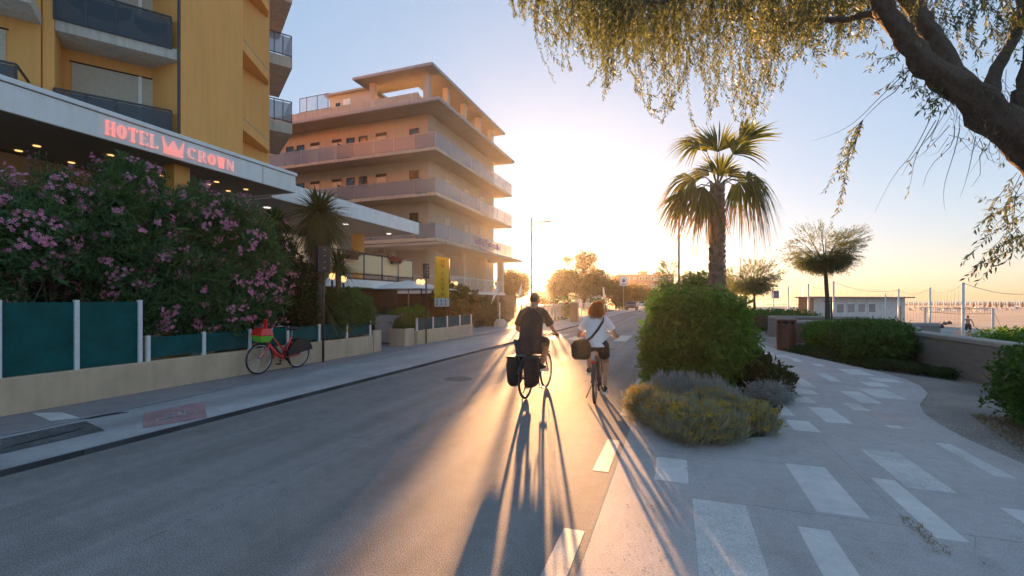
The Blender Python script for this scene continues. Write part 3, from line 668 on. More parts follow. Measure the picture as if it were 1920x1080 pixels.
for i, z in enumerate(levels):
    for k, px in ops:
        opening(k, Xat(px, WY0), z, 'F')
    for px in (839, 875, 903): opening('v', Yat(px, WX), z, 'R')
# balustrades: posts, rails, grey panes, one part each
panes_me = {}
for i, z in enumerate(levels):
    fr = MB(); n = 13; xs_ = [BX-.05-k*1.62 for k in range(n+1)]
    for x in xs_: fr.bx(x-.02, x+.02, BY0+.02, BY0+.06, z-.1, z+1.05)
    fr.bx(xs_[-1], BX-.03, BY0+.02, BY0+.06, z+1.02, z+1.06)
    ny = 8; ys_ = [BY0+.05+k*(BY1-BY0-.1)/ny for k in range(ny+1)]
    for y in ys_: fr.bx(BX-.06, BX-.02, y-.02, y+.02, z-.1, z+1.05)
    fr.bx(BX-.06, BX-.02, BY0+.06, BY1-.04, z+1.02, z+1.06); fr.bx(BX-1.4, BX-.06, BY1-.06, BY1-.02, z+1.02, z+1.06)
    for k in range(8): x = BX-.2-k*.16; fr.bx(x-.01, x+.01, BY1-.05, BY1-.03, z, z+1.02)
    fr.build('balustrade_frame', M['steel'], h2)
    for a, b in zip(xs_[:-1], xs_[1:]): MB().bx(b+.03, a-.03, BY0+.035, BY0+.045, z+.08, z+1.0).build('balustrade_pane', M['glassgrey'], h2)
    for a, b in zip(ys_[:-1], ys_[1:]): MB().bx(BX-.045, BX-.035, a+.03, b-.03, z+.08, z+1.0).build('balustrade_pane', M['glassgrey'], h2)
    for px in (565, 645, 790):                              # privacy dividers between rooms
        x = Xat(px, BY0+.8); MB().bx(x-.02, x+.02, BY0+.12, WY0-.06, z+.03, z+1.25).build('divider', M['glassdark'], h2)
M['bluepaint'] = mat('blue_letter', (.05, .07, .30), .5)
wds = 'Hotel Splendid'; ya_, yb_ = Yat(890, BX), Yat(938, BX)
for i_, ch_ in enumerate(wds):
    if ch_ == ' ': continue
    st_ = (yb_-ya_)/len(wds); asc = 6.68 if ch_ in 'HStldi' else 6.5; dsc = 5.93 if ch_ == 'p' else 6.08; nar = .45 if ch_ in 'il' else .82
    text(ch_, 1, ya_+i_*st_+(1-nar)*st_*.5, ya_+i_*st_+(1+nar)*st_*.5, dsc, asc, BX+.02, M['bluepaint'], h2, 'letter')
# ground floor and its raised terrace
MB().bx(XL, -16.6, 29.2, 40.0, 0, 5.18).build('wall', M['peach'], h2)
for px in (790, 797): pass
for y in (26.9, 31.4, 35.5, 39.4): MB().bx(-15.6, -15.1, y-.28, y+.28, 0, 5.18).build('column', M['peach'], h2)
for x in (-18.8, -24.0): MB().bx(x-.3, x+.3, 26.7, 27.2, 0, 5.18).build('column', M['peach'], h2)
for a, b in ((29.6, 31.4), (31.6, 33.2), (33.5, 35.3), (35.6, 37.2), (37.5, 39.4)):
    f = MB().bx(-16.6, -16.54, a, b, 2.3, 4.7).build('window', M['white'], h2)
    MB().bx(-16.54, -16.53, a+.1, b-.1, 2.4, 4.6).build('pane', mat('glow_added_curtain', (.70, .60, .48), .5, var=.08, scale=3, emit=(1.0, .78, .55), es=.025), f)  # curtain brightened by an added faint glow, room itself holds no lamp
MB().bx(-24, -16.7, 29.1, 29.2, 2.3, 4.9).build('shop_front', M['brownmetal'], h2)
MB().bx(XL, -13.6, 25.2, 36, 2.08, 2.25).build('terrace_slab', M['white'], h2, bevel=.01)
MB().bx(XL, -14.2, 25.6, 40, 0, 2.08).build('basement_wall', M['brownmetal'], h2)
rl = MB(); ys_ = [25.3+k*1.3 for k in range(9)]
for y in ys_: rl.bx(-13.7, -13.66, y-.02, y+.02, 2.2, 3.2)
rl.bx(-13.7, -13.66, 25.3, 35.7, 3.17, 3.22); rl.bx(-13.7, -13.66, 25.3, 35.7, 2.28, 2.32)
for a, b in zip(ys_[:-1], ys_[1:]):
    for (p, q, r_, s_) in ((a, 2.3, b, 3.2), (a, 3.2, b, 2.3), (a, 2.75, (a+b)/2, 3.2), ((a+b)/2, 3.2, b, 2.75)): rl.tube([(-13.68, p, q), (-13.68, r_, s_)], .016, 4)
rl.bx(XL, -13.7, 25.22, 25.26, 3.17, 3.22)
for k in range(16): rl.bx(-13.7-k*1.4-.02, -13.7-k*1.4+.02, 25.22, 25.26, 2.2, 3.2)
rl.build('terrace_railing', M['whitemetal'], h2)
# plastic chairs on the balconies
def plastic_chair(loc, rz, label):
    t = thing('plastic_chair', (0, 0, 0), label, 'chair', 'white plastic chairs on the peach hotel balconies')
    MB().loft([[(x*.21, y*.2, z) for x, y in ((-1, -1), (1, -1), (1, 1), (-1, 1))] for z in (.42, .45)]).build('seat', M['white'], t)
    mb = MB()
    for k in range(4): mb.box((-.15+.1*k, .22, .66), (.05, .02, .42))
    mb.box((0, .22, .86), (.42, .025, .07)); mb.build('backrest', M['white'], t)
    mb = MB()
    for sx in (-1, 1): mb.box((sx*.22, 0, .64), (.04, .4, .025)); mb.box((sx*.22, -.18, .54), (.03, .03, .2))
    mb.build('armrest', M['white'], t)
    for sx in (-1, 1):
        for sy in (-1, 1): MB().tube([(sx*.19, sy*.18, .43), (sx*.24, sy*.23, 0)], .018, 6).build('leg', M['white'], t)
    t.location = loc; t.rotation_euler = (0, 0, rz); return t
first = None; cn = {11.77: 'top', 8.77: 'middle', 5.77: 'lowest'}
spots = [(730, 11.77), (750, 11.77), (608, 11.77), (556, 11.77), (571, 11.77), (672, 8.77), (690, 8.77), (742, 5.77), (752, 5.77)]
pos = {730: 'left of the pair by the rightmost door', 750: 'right of the pair by the rightmost door', 608: 'standing alone between two doors', 556: 'leftmost of all', 571: 'second from the left end', 672: 'left one of the pair', 690: 'right one of the pair', 742: 'left one, just under the white canopy edge', 752: 'right one, just under the white canopy edge'}
for px, z in spots:
    y = BY0+.7; lab = 'white plastic chair on the %s balcony, %s' % (cn[z], pos[px])
    if first is None: first = plastic_chair((Xat(px, y), y, z), 2.6, lab)
    else: dup(first, (Xat(px, y), y, z), random.uniform(1.5, 4.5), lab)
# ================================================================ STREET FURNITURE
def street_lamp(x, y, H, arm, label, side=1, double=False):
    t = thing('street_lamp', (x, y, 0), label, 'street lamp', 'street lamps along the seafront road')
    MB().tube([(x, y, 0), (x, y, 1.0), (x, y, 1.02), (x, y, H)], [.085, .085, .06, .042], 10).build('pole', M['brownmetal'], t, smooth=True)
    s = abs(side)
    mb = MB().tube([(x, y, H-.45), (x+.3, y, H-.40), (x+arm-.3, y, H-.32)], [.03, .026, .022], 8); mb.build('arm', M['steel'], t, smooth=True)
    h = MB().loft([[(x+a, y+b*wd, H-.33+c*th) for b, c in ((-1, -.4), (1, -.4), (1, .4), (.6, 1), (-.6, 1), (-1, .4))] for a, wd, th in ((arm-.4, .05, .03), (arm-.2, .11, .05), (arm+.15, .11, .04), (arm+.22, .07, .02))]).build('lamp_head', M['steel'], t)
    MB().bx(x+arm-.22, x+arm+.12, y-.08, y+.08, H-.37, H-.352).build('lens', M['glassgrey'], h)
    return t
p = W(997, 408, 29.4); street_lamp(p.x, p.y, 7.0, 1.1, 'tall street lamp directly in front of the low sun')
p = W(1131, 477, 53); street_lamp(p.x, p.y, 7.0, 1.15, 'middle distance street lamp on the left, right of the sun beside dense trees')
p = W(1161, 496, 68); street_lamp(p.x, p.y, 7.0, 1.15, 'farthest street lamp on the left side, above the small white sign')
p = W(1273, 378, 24.7); street_lamp(p.x, p.y, 7.0, 1.2, 'brown street lamp just left of the palm, its arm behind the fronds', -1)
p = W(1388, 483, 57); street_lamp(p.x, p.y, 7.0, 1.2, 'small distant street lamp standing above the pair of tamarisk trees')

def pole_box(px, X, ztop, zbot, wd, label):
    y = Yat(px, X); t = thing('pole_box', (X, y, SW), label, 'speaker pole')
    MB().tube([(X, y, SW), (X, y, zbot+.05)], .03, 10).build('pole', M['brownmetal'], t, smooth=True)
    MB().box((X, y, (ztop+zbot)/2), (.1, wd, ztop-zbot), -.35).build('box', M['black'], t, bevel=.01)
    mb = MB()
    for k in range(4): mb.box((X+.055, y-.01, zbot+.1+k*(ztop-zbot-.2)/3), (.02, .06, .02), -.35)
    mb.build('bracket', M['steel'], t); return t
pole_box(606, -8.62, 3.06, 2.38, .34, 'black flat box on a thin dark pole in front of the yucca, nearer one')
pole_box(799, -8.66, 3.0, 2.45, .24, 'smaller black flat box on a dark pole beside the yellow banner')
# banner
X = -9.3; ya, yb = Yat(815, X), Yat(842, X); yc = (ya+yb)/2
t = thing('banner', (X, yc, SW), 'yellow vertical cloth banner with a row of small pictograms at its foot', 'banner')
zt, zb, zm = Zof(482, (X, yc)), Zof(575, (X, yc)), Zof(559, (X, yc))
def wav(y, z): return X+.018*math.sin((y-ya)*9+z*2.2)
def clothpart(name, z0, z1, m):
    n, k = 8, 12; V = [(wav(ya+(yb-ya)*i/n, z0+(z1-z0)*j/k), ya+(yb-ya)*i/n, z0+(z1-z0)*j/k) for j in range(k+1) for i in range(n+1)]
    mb = MB().add(V, [(j*(n+1)+i, j*(n+1)+i+1, (j+1)*(n+1)+i+1, (j+1)*(n+1)+i) for j in range(k) for i in range(n)])
    o = mb.build(name, m, t, smooth=True); s = o.modifiers.new('s', 'SOLIDIFY'); s.thickness = .006; return o
clothpart('yellow_cloth', zm, zt, leafmat('yellow_cloth', (.72, .50, .02), (.72, .50, .02), .3, .8, (1.1, 1.1, 1)))
clothpart('white_foot', zb, zm-.003, leafmat('white_cloth', (.6, .66, .66), (.6, .66, .66), .3, .8, (1, 1, 1)))
M['rust'] = mat('letter_red', (.42, .09, .03), .7)
hh = (zt-zm)/7.6
for ch, k in (('H', .45), ('N', 1.25), ('C', 2.75), ('R', 3.7), ('O', 4.65), ('W', 5.55), ('N', 6.5)):
    z = zt-hh*(k+.72); text(ch, 1, yc-.12, yc+.13, z, z+hh*.66, X+.026, M['rust'], t, 'letter', .008)
M['picto'] = mat('pictogram_green', (.03, .10, .09), .7)
for j in range(2):
    for i in range(3):
        y = ya+.08+i*(yb-ya-.16)/3+.02; z = zb+.05+j*(zm-zb-.06)/2; s = .105
        mb = MB()
        for (a, b, c, d) in ((0, s, 0, .02), (0, s, s-.02, s), (0, .02, .02, s-.02), (s-.02, s, .02, s-.02)): mb.bx(X+.024, X+.03, y+a, y+b, z+c, z+d)
        mb.bx(X+.024, X+.03, y+.03+.01*i, y+.065, z+.03, z+.06+.01*j); mb.build('pictogram', M['picto'], t)
MB().tube([(X, ya-.05, zt+.02), (X, yb+.05, zt+.02)], .016, 8).build('top_rail', M['steel'], t)
MB().tube([(X-.03, yb+.05, 0.05), (X-.03, yb+.05, zt+.05)], .022, 8).build('pole', M['brownmetal'], t)
# globe lamps
def globe_lamp(px, py, X, label, heads):
    y = Yat(px, X); z = Zof(py, (X, y)); t = thing('globe_lamp', (X, y, 0), label, 'garden lamp')
    MB().tube([(X, y, 0), (X, y, z-.12)], .03, 8).build('pole', M['darkmetal'], t)
    for d in heads:
        if d: MB().tube([(X, y, z-.25), (X, y+d*.6, z-.24), (X, y+d, z-.13)], .015, 6).build('arm', M['darkmetal'], t)
        g = MB().ball((X, y+d, z), .10, 14, 10).build('globe', M['lampglow'], t, smooth=True)
    return t
globe_lamp(790, 528, -10.2, 'dark garden lamp with lit globes left of the yellow banner', (-.22, .12))
globe_lamp(851, 531, -10.6, 'dark garden lamp with two lit globes right of the yellow banner', (-.22, .22))
globe_lamp(644, 523, -9.5, 'lit amber globe lamp among the yucca leaves', (0,))
globe_lamp(623, 518, -9.8, 'dimmer lit globe lamp half hidden left in the yucca leaves', (0,))
# white parasol roof between the terraces
t = thing('parasol', (-10.9, 16.9, 0), 'white square parasol below the glass terrace railing', 'parasol')
c = Vector((-10.9, 17.0, 2.52)); hs = 1.55; V = [c]+[Vector((c.x+sx*hs, c.y+sy*hs, 2.12)) for sx, sy in ((-1, -1), (1, -1), (1, 1), (-1, 1))]
mb = MB().add(V, [(0, 1, 2), (0, 2, 3), (0, 3, 4), (0, 4, 1)]); o = mb.build('canopy', M['white'], t); s = o.modifiers.new('s', 'SOLIDIFY'); s.thickness = .012
MB().tube([(c.x, c.y, 0), (c.x, c.y, 2.5)], .03, 8).build('pole', M['steel'], t)
mb = MB()
for v in V[1:]: mb.tube([c-Vector((0, 0, .04)), v-Vector((0, 0, .03))], .012, 5)
mb.build('ribs', M['steel'], t)
# two small white flags by the terrace corner, bollard and stone
for px, py, top, lab in ((934, 556, 512, 'white pennant flag hanging slanted right of the terrace corner'), (978, 560, 505, 'second white pennant flag hanging nearer to the sun')):
    X = -10.6; y = Yat(px, X); zt = Zof(py-26, (X, y)); t = thing('flag', (X, y, 0), lab, 'flag')
    MB().tube([(X, y, 0), (X, y, zt+.2)], .02, 6).build('pole', M['steel'], t)
    mb = MB().add([(X, y, zt+.1), (X, y, zt-.5), (X-.1, y-.9, zt-1.35), (X-.05, y-.45, zt-.5)], [(0, 1, 2, 3)]); o = mb.build('cloth', M['white'], t); s = o.modifiers.new('s', 'SOLIDIFY'); s.thickness = .01
p = G(937, 612, SW); t = thing('marker_post', p, 'slim white post set in a pale stone block before the hedge', 'post')
MB().tube([p, p+Vector((0, 0, 1.45))], .035, 8).build('post', M['whitemetal'], t)
mb = MB().loft([[(p.x+a*s, p.y+b*s, p.z+z) for a, b in ((-.3, -.25), (.1, -.32), (.5, -.15), (.45, .25), (0, .3), (-.35, .15))] for s, z in ((1, 0), (.9, .25), (.5, .45))]); mb.build('stone_base', M['slab'], t)

# ================================================================ BICYCLES
def wheel(t, c, r=.335, ang=0.0, spokes=20):
    ax = (math.cos(ang), math.sin(ang), 0)
    w_ = MB().ring(c, ax, r-.018, .019, 40, 8).build('wheel', M['rubber'], t, smooth=True)
    MB().ring(c, ax, r-.043, .011, 40, 6).build('rim', M['chrome'], w_, smooth=True)
    mb = MB(); axv = Vector(ax); c = Vector(c); f = Vector((-ax[1], ax[0], 0)); mb.cyl(c-axv*.045, c+axv*.045, .022)
    for k in range(spokes):
        a = 2*math.pi*k/spokes; d = f*math.cos(a)+Vector((0, 0, 1))*math.sin(a); mb.tube([c+axv*(.03 if k % 2 else -.03), c+d*(r-.045)], .0022, 4)
    mb.build('spokes', M['chrome'], w_)
def bicycle(label, frame, color_parts=None, rear_guard=False, rack=True, step=True, saddle_h=.93, bars=.28, rear_light=True, basket=False, grip=None):
    """rear axle over the origin, pointing along +Y"""
    t = thing('bicycle', (0, 0, 0), label, 'bicycle')
    wheel(t, (0, 0, .335)); wheel(t, (0, 1.06, .335))
    f = MB(); bb = (0, .43, .29); sh = (0, .24, .74); hd1 = (0, .86, .64); hd2 = (0, .80, .84)
    if step: f.tube([hd1, (0, .66, .42), (0, .5, .32), bb], [.034, .042, .042, .036] if basket else [.028, .03, .03, .028], 8); f.tube([hd2, (0, .6, .62), (0, .42, .46), (0, .36, .42)], .018, 8)
    else: f.tube([hd1, bb], .022, 8); f.tube([hd2, sh], .018, 8)
    f.tube([bb, sh], .02, 8); f.tube([hd1, hd2], .026, 8)
    for s in (-1, 1):
        f.tube([(s*.03, .42, .29), (s*.06, 0, .335)], .012, 6); f.tube([(s*.02, .27, .66), (s*.06, 0, .335)], .010, 6)
    f.build('frame', frame, t, smooth=True)
    f = MB()
    for s in (-1, 1): f.tube([(s*.045, .885, .58), (s*.05, .98, .42), (s*.05, 1.06, .335)], [.014, .012, .010], 6)
    f.tube([(0, .87, .6), (-.05, .885, .58)], .014, 6); f.tube([(0, .87, .6), (.05, .885, .58)], .014, 6); f.build('fork', frame, t, smooth=True)
    f = MB(); f.tube([hd2, (0, .775, 1.0)], .014, 8)
    f.tube([(-bars, .68, 1.03), (-bars*.7, .76, 1.05), (-.08, .79, 1.02), (.08, .79, 1.02), (bars*.7, .76, 1.05), (bars, .68, 1.03)], .012, 8); hb = f.build('handlebar', M['chrome'], t, smooth=True)
    for s in (-1, 1): MB().tube([(s*bars*.9, .705, 1.035), (s*(bars+.06), .655, 1.03)], .018, 8).build('grip', grip or M['black'], hb, smooth=True)
    f = MB().tube([sh, (0, .215, saddle_h-.04)], .014, 8); f.build('seat_post', M['chrome'], t)
    f = MB().loft([[(w_*math.cos(a), .21+y, saddle_h+.02+.035*math.sin(a)-dz) for a in [i*math.pi/5 for i in range(10)]] for y, w_, dz in ((-.12, .05, .01), (-.09, .09, 0), (0, .085, 0), (.08, .035, .0), (.15, .02, .01))]); f.build('saddle', M['black'], t, smooth=True)
    f = MB(); f.cyl((-.06, .43, .29), (.06, .43, .29), .025); f.ring((.055, .43, .29), (1, 0, 0), .085, .008, 24, 4)
    for s, z in ((1, -1), (-1, 1)): f.tube([(s*.07, .43, .29), (s*.09, .43, .29+.165*z)], .011, 6)
    c = f.build('crank', M['black'], t)
    for s, z in ((1, -1), (-1, 1)): MB().box((s*.135, .43, .29+.165*z), (.09, .08, .02)).build('pedal', M['black'], c)
    for yc, a0, a1 in ((0, 20, 200), (1.06, -5, 120)):
        f = MB(); pts = [(yc+.365*math.cos(R(180-a0-(a1-a0)*k/12)), .335+.365*math.sin(R(180-a0-(a1-a0)*k/12))) for k in range(13)]
        f.loft([[(x_, y_+ .004*q, z_) for x_, q in ((-.028, 0), (-.018, 1), (.018, 1), (.028, 0))] for y_, z_ in pts], cap=False); o = f.build('mudguard', M['black'] if yc == 0 else frame, t); s_ = o.modifiers.new('s', 'SOLIDIFY'); s_.thickness = .004
    if rack:
        f = MB(); f.tube([(-.06, .12, .76), (-.06, -.28, .75), (.06, -.28, .75), (.06, .12, .76), (-.06, .12, .76)], .006, 6); f.tube([(0, .12, .76), (0, -.28, .75)], .005, 6)
        for s in (-1, 1): f.tube([(s*.06, -.18, .75), (s*.065, 0, .335)], .006, 6)
        f.build('rack', M['steel'], t)
    if rear_light: MB().box((0, -.31, .70), (.07, .03, .045)).build('rear_light', mat('rear_light', (.55, .02, .015), .25, coat=.5), t, bevel=.01)
    if rear_guard:                                           # solid skirt guard over the rear wheel
        for s in (-1, 1):
            pts = [(s*.075, .40*math.cos(R(a))*.93-.0, .335+.40*math.sin(R(a))*.93) for a in range(-2, 172, 12)]; f = MB()
            n = len(pts); vs = [(s*.07, y, z) for _, y, z in pts]+[(s*.08, y, z) for _, y, z in pts]; f.add(vs, [tuple(range(n)), tuple(range(2*n-1, n-1, -1))]+[(i, i+1, n+i+1, n+i) for i in range(n-1)]+[(n-1, 0, n, 2*n-1)])
            f.build('wheel_guard', M['black'], t)
    MB().tube([(-.05, .33, .30), (-.17, .30, .02)], .009, 6).build('kickstand', M['black'], t)
    if basket:
        f = MB()
        def bask(z0, z1, w0, w1, l0, l1, m, nm):
            MB().loft([[(a*w_, 1.02+b*l_, z) for a, b in ((-1, -1), (1, -1), (1, 1), (-1, 1))] for z, w_, l_ in ((z0, w0, l0), (z1, w1, l1))]).build(nm, m, t, bevel=.02, seg=2)
        bask(.70, .84, .12, .165, .11, .165, M['lime'], 'basket_base'); bask(.842, 1.0, .167, .12, .17, .11, M['red'], 'basket')
        MB().box((0, .95, 1.09), (.09, .03, .2), 0).build('display', M['red'], t, bevel=.01)
        MB().box((0, .62, .47), (.07, .06, .34), M=Matrix.Rotation(R(-38), 3, 'X')).build('battery', M['black'], t, bevel=.01)
        MB().tube([(.06, .43, .30), (.085, 0, .335)], [.035, .03], 8).build('chain_case', M['red'], t)
    return t
eb = bicycle('bright red hire bicycle with a lime and red front basket parked at the cream wall', M['red'], rear_guard=True, rack=False, basket=True, rear_light=False)
rw = G(558, 689, SW); fw = G(489, 701, SW); d = rw-fw
eb.location = (rw.x, rw.y, SW); ang = math.atan2(-(fw-rw).x, (fw-rw).y); eb.rotation_euler = (0, R(-4), ang)

# ================================================================ PEOPLE
def skin_mesh(name, joints, edges, radii, m, parent=None, root=0, lvl=2):
    off = ORG.get(parent.name, Vector()) if parent else Vector()
    me = bpy.data.meshes.new(name); me.from_pydata([tuple(Vector(j)-off) for j in joints], edges, []); me.update()
    o = bpy.data.objects.new(name, me); COL.objects.link(o)
    sk = o.modifiers.new('skin', 'SKIN'); sk.use_smooth_shade = True
    sl = me.skin_vertices[0].data if me.skin_vertices else None
    if sl is None: return o
    for i, r in enumerate(radii): sl[i].radius = (r, r) if not hasattr(r, '__len__') else r
    for i in range(len(joints)): sl[i].use_root = (i == root)
    sb = o.modifiers.new('sub', 'SUBSURF'); sb.levels = lvl; sb.render_levels = lvl
    dg = bpy.context.evaluated_depsgraph_get(); m2 = bpy.data.meshes.new_from_object(o.evaluated_get(dg)); bpy.data.objects.remove(o)
    m2.name = name; m2.materials.clear(); return link(name, m2, m, parent, smooth=True)
def ik(a, c, l1, l2, pole):
    a = Vector(a); c = Vector(c); d = c-a; L_ = min(d.length, (l1+l2)*.999); u = d.normalized(); x = (l1*l1-l2*l2+L_*L_)/(2*L_); h = math.sqrt(max(0, l1*l1-x*x))
    pp = Vector(pole)-u*Vector(pole).dot(u); return a+u*x+pp.normalized()*h
def skinmat(name, c): return mat(name, c, .55, var=.06, scale=12)
M['skin'] = skinmat('skin', (.42, .24, .16)); M['skin2'] = skinmat('skin_pale', (.46, .27, .19))
def hand(mbs, wrist, fwd, out, s=1.0):
    """palm plus five unequal curled fingers round a grip"""
    wrist = Vector(wrist); f = Vector(fwd).normalized(); o_ = Vector(out).normalized(); dn = f.cross(o_).normalized()
    if dn.z > 0: dn = -dn
    mbs.tube([wrist-f*.02, wrist+f*.03*s, wrist+f*.075*s, wrist+f*.09*s], [.024*s, .033*s, .036*s, .03*s], 8)
    for k, ln in enumerate((.066, .074, .070, .056)):
        b = wrist+f*.075*s+o_*(.030-.02*k)*s
        mbs.tube([b-f*.02, b+f*.018*s, b+f*.034*s+dn*.018*s, b+f*.030*s+dn*(.018+ln*.45)*s, b+f*.012*s+dn*(.022+ln*.55)*s], [.0095*s, .0095*s, .009*s, .008*s, .006*s], 6)
    b = wrist+f*.025*s-o_*-.028*s
    mbs.tube([b, b+(o_*.03+dn*.02+f*.01)*s, b+(o_*.03+dn*.045+f*.035)*s], [.012*s, .010*s, .007*s], 6)
def ellring(c, rx, ry, n=16, tilt=(0, 0), wob=0, ph=0):
    out = []
    for k in range(n):
        a = 2*math.pi*k/n; r = 1+wob*math.sin(3*a+ph)+wob*.6*math.sin(7*a+2*ph)
        x = rx*r*math.cos(a); y = ry*r*math.sin(a); out.append((c[0]+x, c[1]+y, c[2]+y*tilt[1]+x*tilt[0]))
    return out
def rider(label, top_m, short_m, hair_m, skin_m, pelvis, chest, neck, head, hl, hr, fl, fr, shoulders=.19, hip=.10, shirt_w=.20, shirt_d=.13, hem=.78, hem_w=None, long_hair=False, shoe_m=None, sleeve=.55, shortlen=.65, hr_scale=1.0, bun=False):
    t = thing('person', (0, 0, 0), label, 'person')
    pelvis, chest, neck, head = map(Vector, (pelvis, chest, neck, head))
    sl = Vector((-shoulders, chest.y+.0, chest.z+.02)); sr = Vector((shoulders, chest.y+.0, chest.z+.02))
    hl, hr, fl, fr = map(Vector, (hl, hr, fl, fr))
    el = ik(sl, hl, .30, .27, (-.55, -.3, -.8)); er = ik(sr, hr, .30, .27, (.55, -.3, -.8))
    pl_, pr_ = pelvis+Vector((-hip, .02, -.02)), pelvis+Vector((hip, .02, -.02))
    kl = ik(pl_, fl, .45, .44, (-.15, 1, .25)); kr = ik(pr_, fr, .45, .44, (.15, 1, .25))
    mid = pelvis.lerp(chest, .5)
    J = [pelvis, mid, chest, neck, head-Vector((0, 0, .06)), head+Vector((0, .01, .04)), sl, el, hl, sr, er, hr, pl_, kl, fl, pr_, kr, fr, kl.lerp(fl, .35), kr.lerp(fr, .35), chest+Vector((0, 0, .07)), kl.lerp(pl_, .5), kr.lerp(pr_, .5)]
    r = [(.125, .12), (.115, .10), (.13, .11), .05, (.07, .075), (.075, .085), .052, .037, .023, .052, .037, .023, .088, .055, .034, .088, .055, .034, .054, .054, (.09, .075), .075, .075]
    E = [(0, 1), (1, 2), (2, 20), (20, 3), (3, 4), (4, 5), (20, 6), (6, 7), (7, 8), (20, 9), (9, 10), (10, 11), (0, 12), (12, 21), (21, 13), (13, 18), (18, 14), (0, 15), (15, 22), (22, 16), (16, 19), (19, 17)]
    body = skin_mesh('body', J, E, r, skin_m, t)
    mb = MB(); hd = head
    mb.ball((hd.x, hd.y, hd.z+.0), (.074, .095, .115), 16, 12)
    mb.tube([(hd.x, hd.y+.085, hd.z+.02), (hd.x, hd.y+.118, hd.z-.012), (hd.x, hd.y+.09, hd.z-.025)], [.008, .015, .012], 6)
    for s in (-1, 1):
        mb.ball((hd.x+s*.077, hd.y-.005, hd.z-.005), (.012, .022, .032), 8, 6)
    mb.tube([(hd.x-.022, hd.y+.088, hd.z-.055), (hd.x+.022, hd.y+.088, hd.z-.055)], .007, 6)
    hdm = mb.build('head', skin_m, t, smooth=True)
    for s in (-1, 1): MB().ball((hd.x+s*.03, hd.y+.085, hd.z+.012), .011, 8, 6).build('eye', M['black'], hdm, smooth=True)
    mb = MB()
    for s, h, e in ((-1, hl, el), (1, hr, er)):
        f = (h-e).normalized(); mb2 = MB(); hand(mb2, h, f, (s*-1, 0, 0), hr_scale); mb2.build('hand', skin_m, t, smooth=True)
    # hair
    mb = MB()
    if not long_hair: mb.ball((hd.x, hd.y-.015, hd.z+.03), (.083, .098, .102), 16, 12); mb.build('hair', hair_m, t, smooth=True)
    else:
        c0 = Vector((hd.x, hd.y-.02, hd.z+.02)); V = []; F = []; q = random.Random(3)
        mb.ball(c0, (.105, .115, .112), 16, 12); mb.ball(c0+Vector((0, -.03, -.09)), (.115, .09, .10), 14, 10)
        if bun: mb.ball(c0+Vector((.05, -.03, .085)), (.055, .055, .05), 12, 8)
        hb_ = mb.build('hair', hair_m, t, smooth=True)
        for _ in range(2600):
            th = q.uniform(0, 6.28); ph = q.uniform(-.6, 1.4); d = Vector((math.cos(th)*math.cos(ph), math.sin(th)*math.cos(ph), math.sin(ph)))
            if d.y > .55 and d.z < .3: continue
            p = c0+Vector((d.x*.112, d.y*.114, d.z*.125-.03)); g = Vector((q.gauss(0, .25), q.gauss(0, .25), -1.0)); 
            p2 = p+d*q.uniform(.01, .045)+g*q.uniform(.02, .07); p3 = p2+Vector((q.gauss(0, .02), q.gauss(0, .02), -q.uniform(.02, .07)+.01)); s_ = Vector((-d.y, d.x, 0)).normalized()*.003
            n = len(V); V += [p-s_, p+s_, p2+s_, p2-s_, p3]; F += [(n, n+1, n+2, n+3), (n+3, n+2, n+4, n+4)]
        V2 = [tuple(v) for v in V]; me = bpy.data.meshes.new('hair_strands'); me.from_pydata(V2, [], [f if f[2] != f[3] else f[:3] for f in F]); stuff(link('hair_strands', me, hair_m, hb_))
    # shirt: lofted torso with folds, hem and sleeves
    hw = hem_w or shirt_w; rings = []; n = 12
    for k in range(n+1):
        u = k/n; z = hem+(chest.z+.125-hem)*u
        if z < mid.z: c = pelvis.lerp(mid, max(-.6, (z-pelvis.z)/(mid.z-pelvis.z)))
        else: c = mid.lerp(chest, min(1.3, (z-mid.z)/(chest.z-mid.z)))
        wd = hw+(shirt_w-hw)*min(1, u*1.5); dd = shirt_d*(1.08-.1*u)
        if u > .84: q_ = (u-.84)/.16; wd *= 1-.64*q_**1.3; dd *= 1-.40*q_**1.3
        rings.append(ellring((c.x, c.y, z), wd, dd, 24, wob=.035*(1-u)+.012, ph=k*.55))
    so = MB().loft(rings, cap=False); 
    o = so.build('shirt', top_m, t, smooth=True); s_ = o.modifiers.new('s', 'SOLIDIFY'); s_.thickness = .006
    sb = o.modifiers.new('sub', 'SUBSURF'); sb.levels = 1; sb.render_levels = 1
    for s, a, e in ((-1, sl, el), (1, sr, er)):
        a2 = Vector((s*.05, a.y, chest.z+.095)); b = a.lerp(e, sleeve)
        MB().tube([a2, a2.lerp(a, .55)+Vector((0, 0, .012)), a+Vector((-s*.01, 0, .008)), a.lerp(e, sleeve*.5), b], [.060, .075, .078, .072, .074], 14, cap=False).build('sleeve', top_m, t, smooth=True)
    q = MB()
    for s, a, k_ in ((-1, pl_, kl), (1, pr_, kr)):
        q.tube([a+Vector((-s*.03, -.02, .06)), a+Vector((0, 0, .0)), a.lerp(k_, .4), a.lerp(k_, shortlen)], [.115, .118, .102, .092], 14)
    q.loft([ellring((pelvis.x, pelvis.y, z), w_, d_, 20, wob=.01) for z, w_, d_ in ((pelvis.z-.10, .14, .10), (pelvis.z-.02, .172, .125), (pelvis.z+.06, .15, .105))])
    o = q.build('shorts', short_m, t, smooth=True)
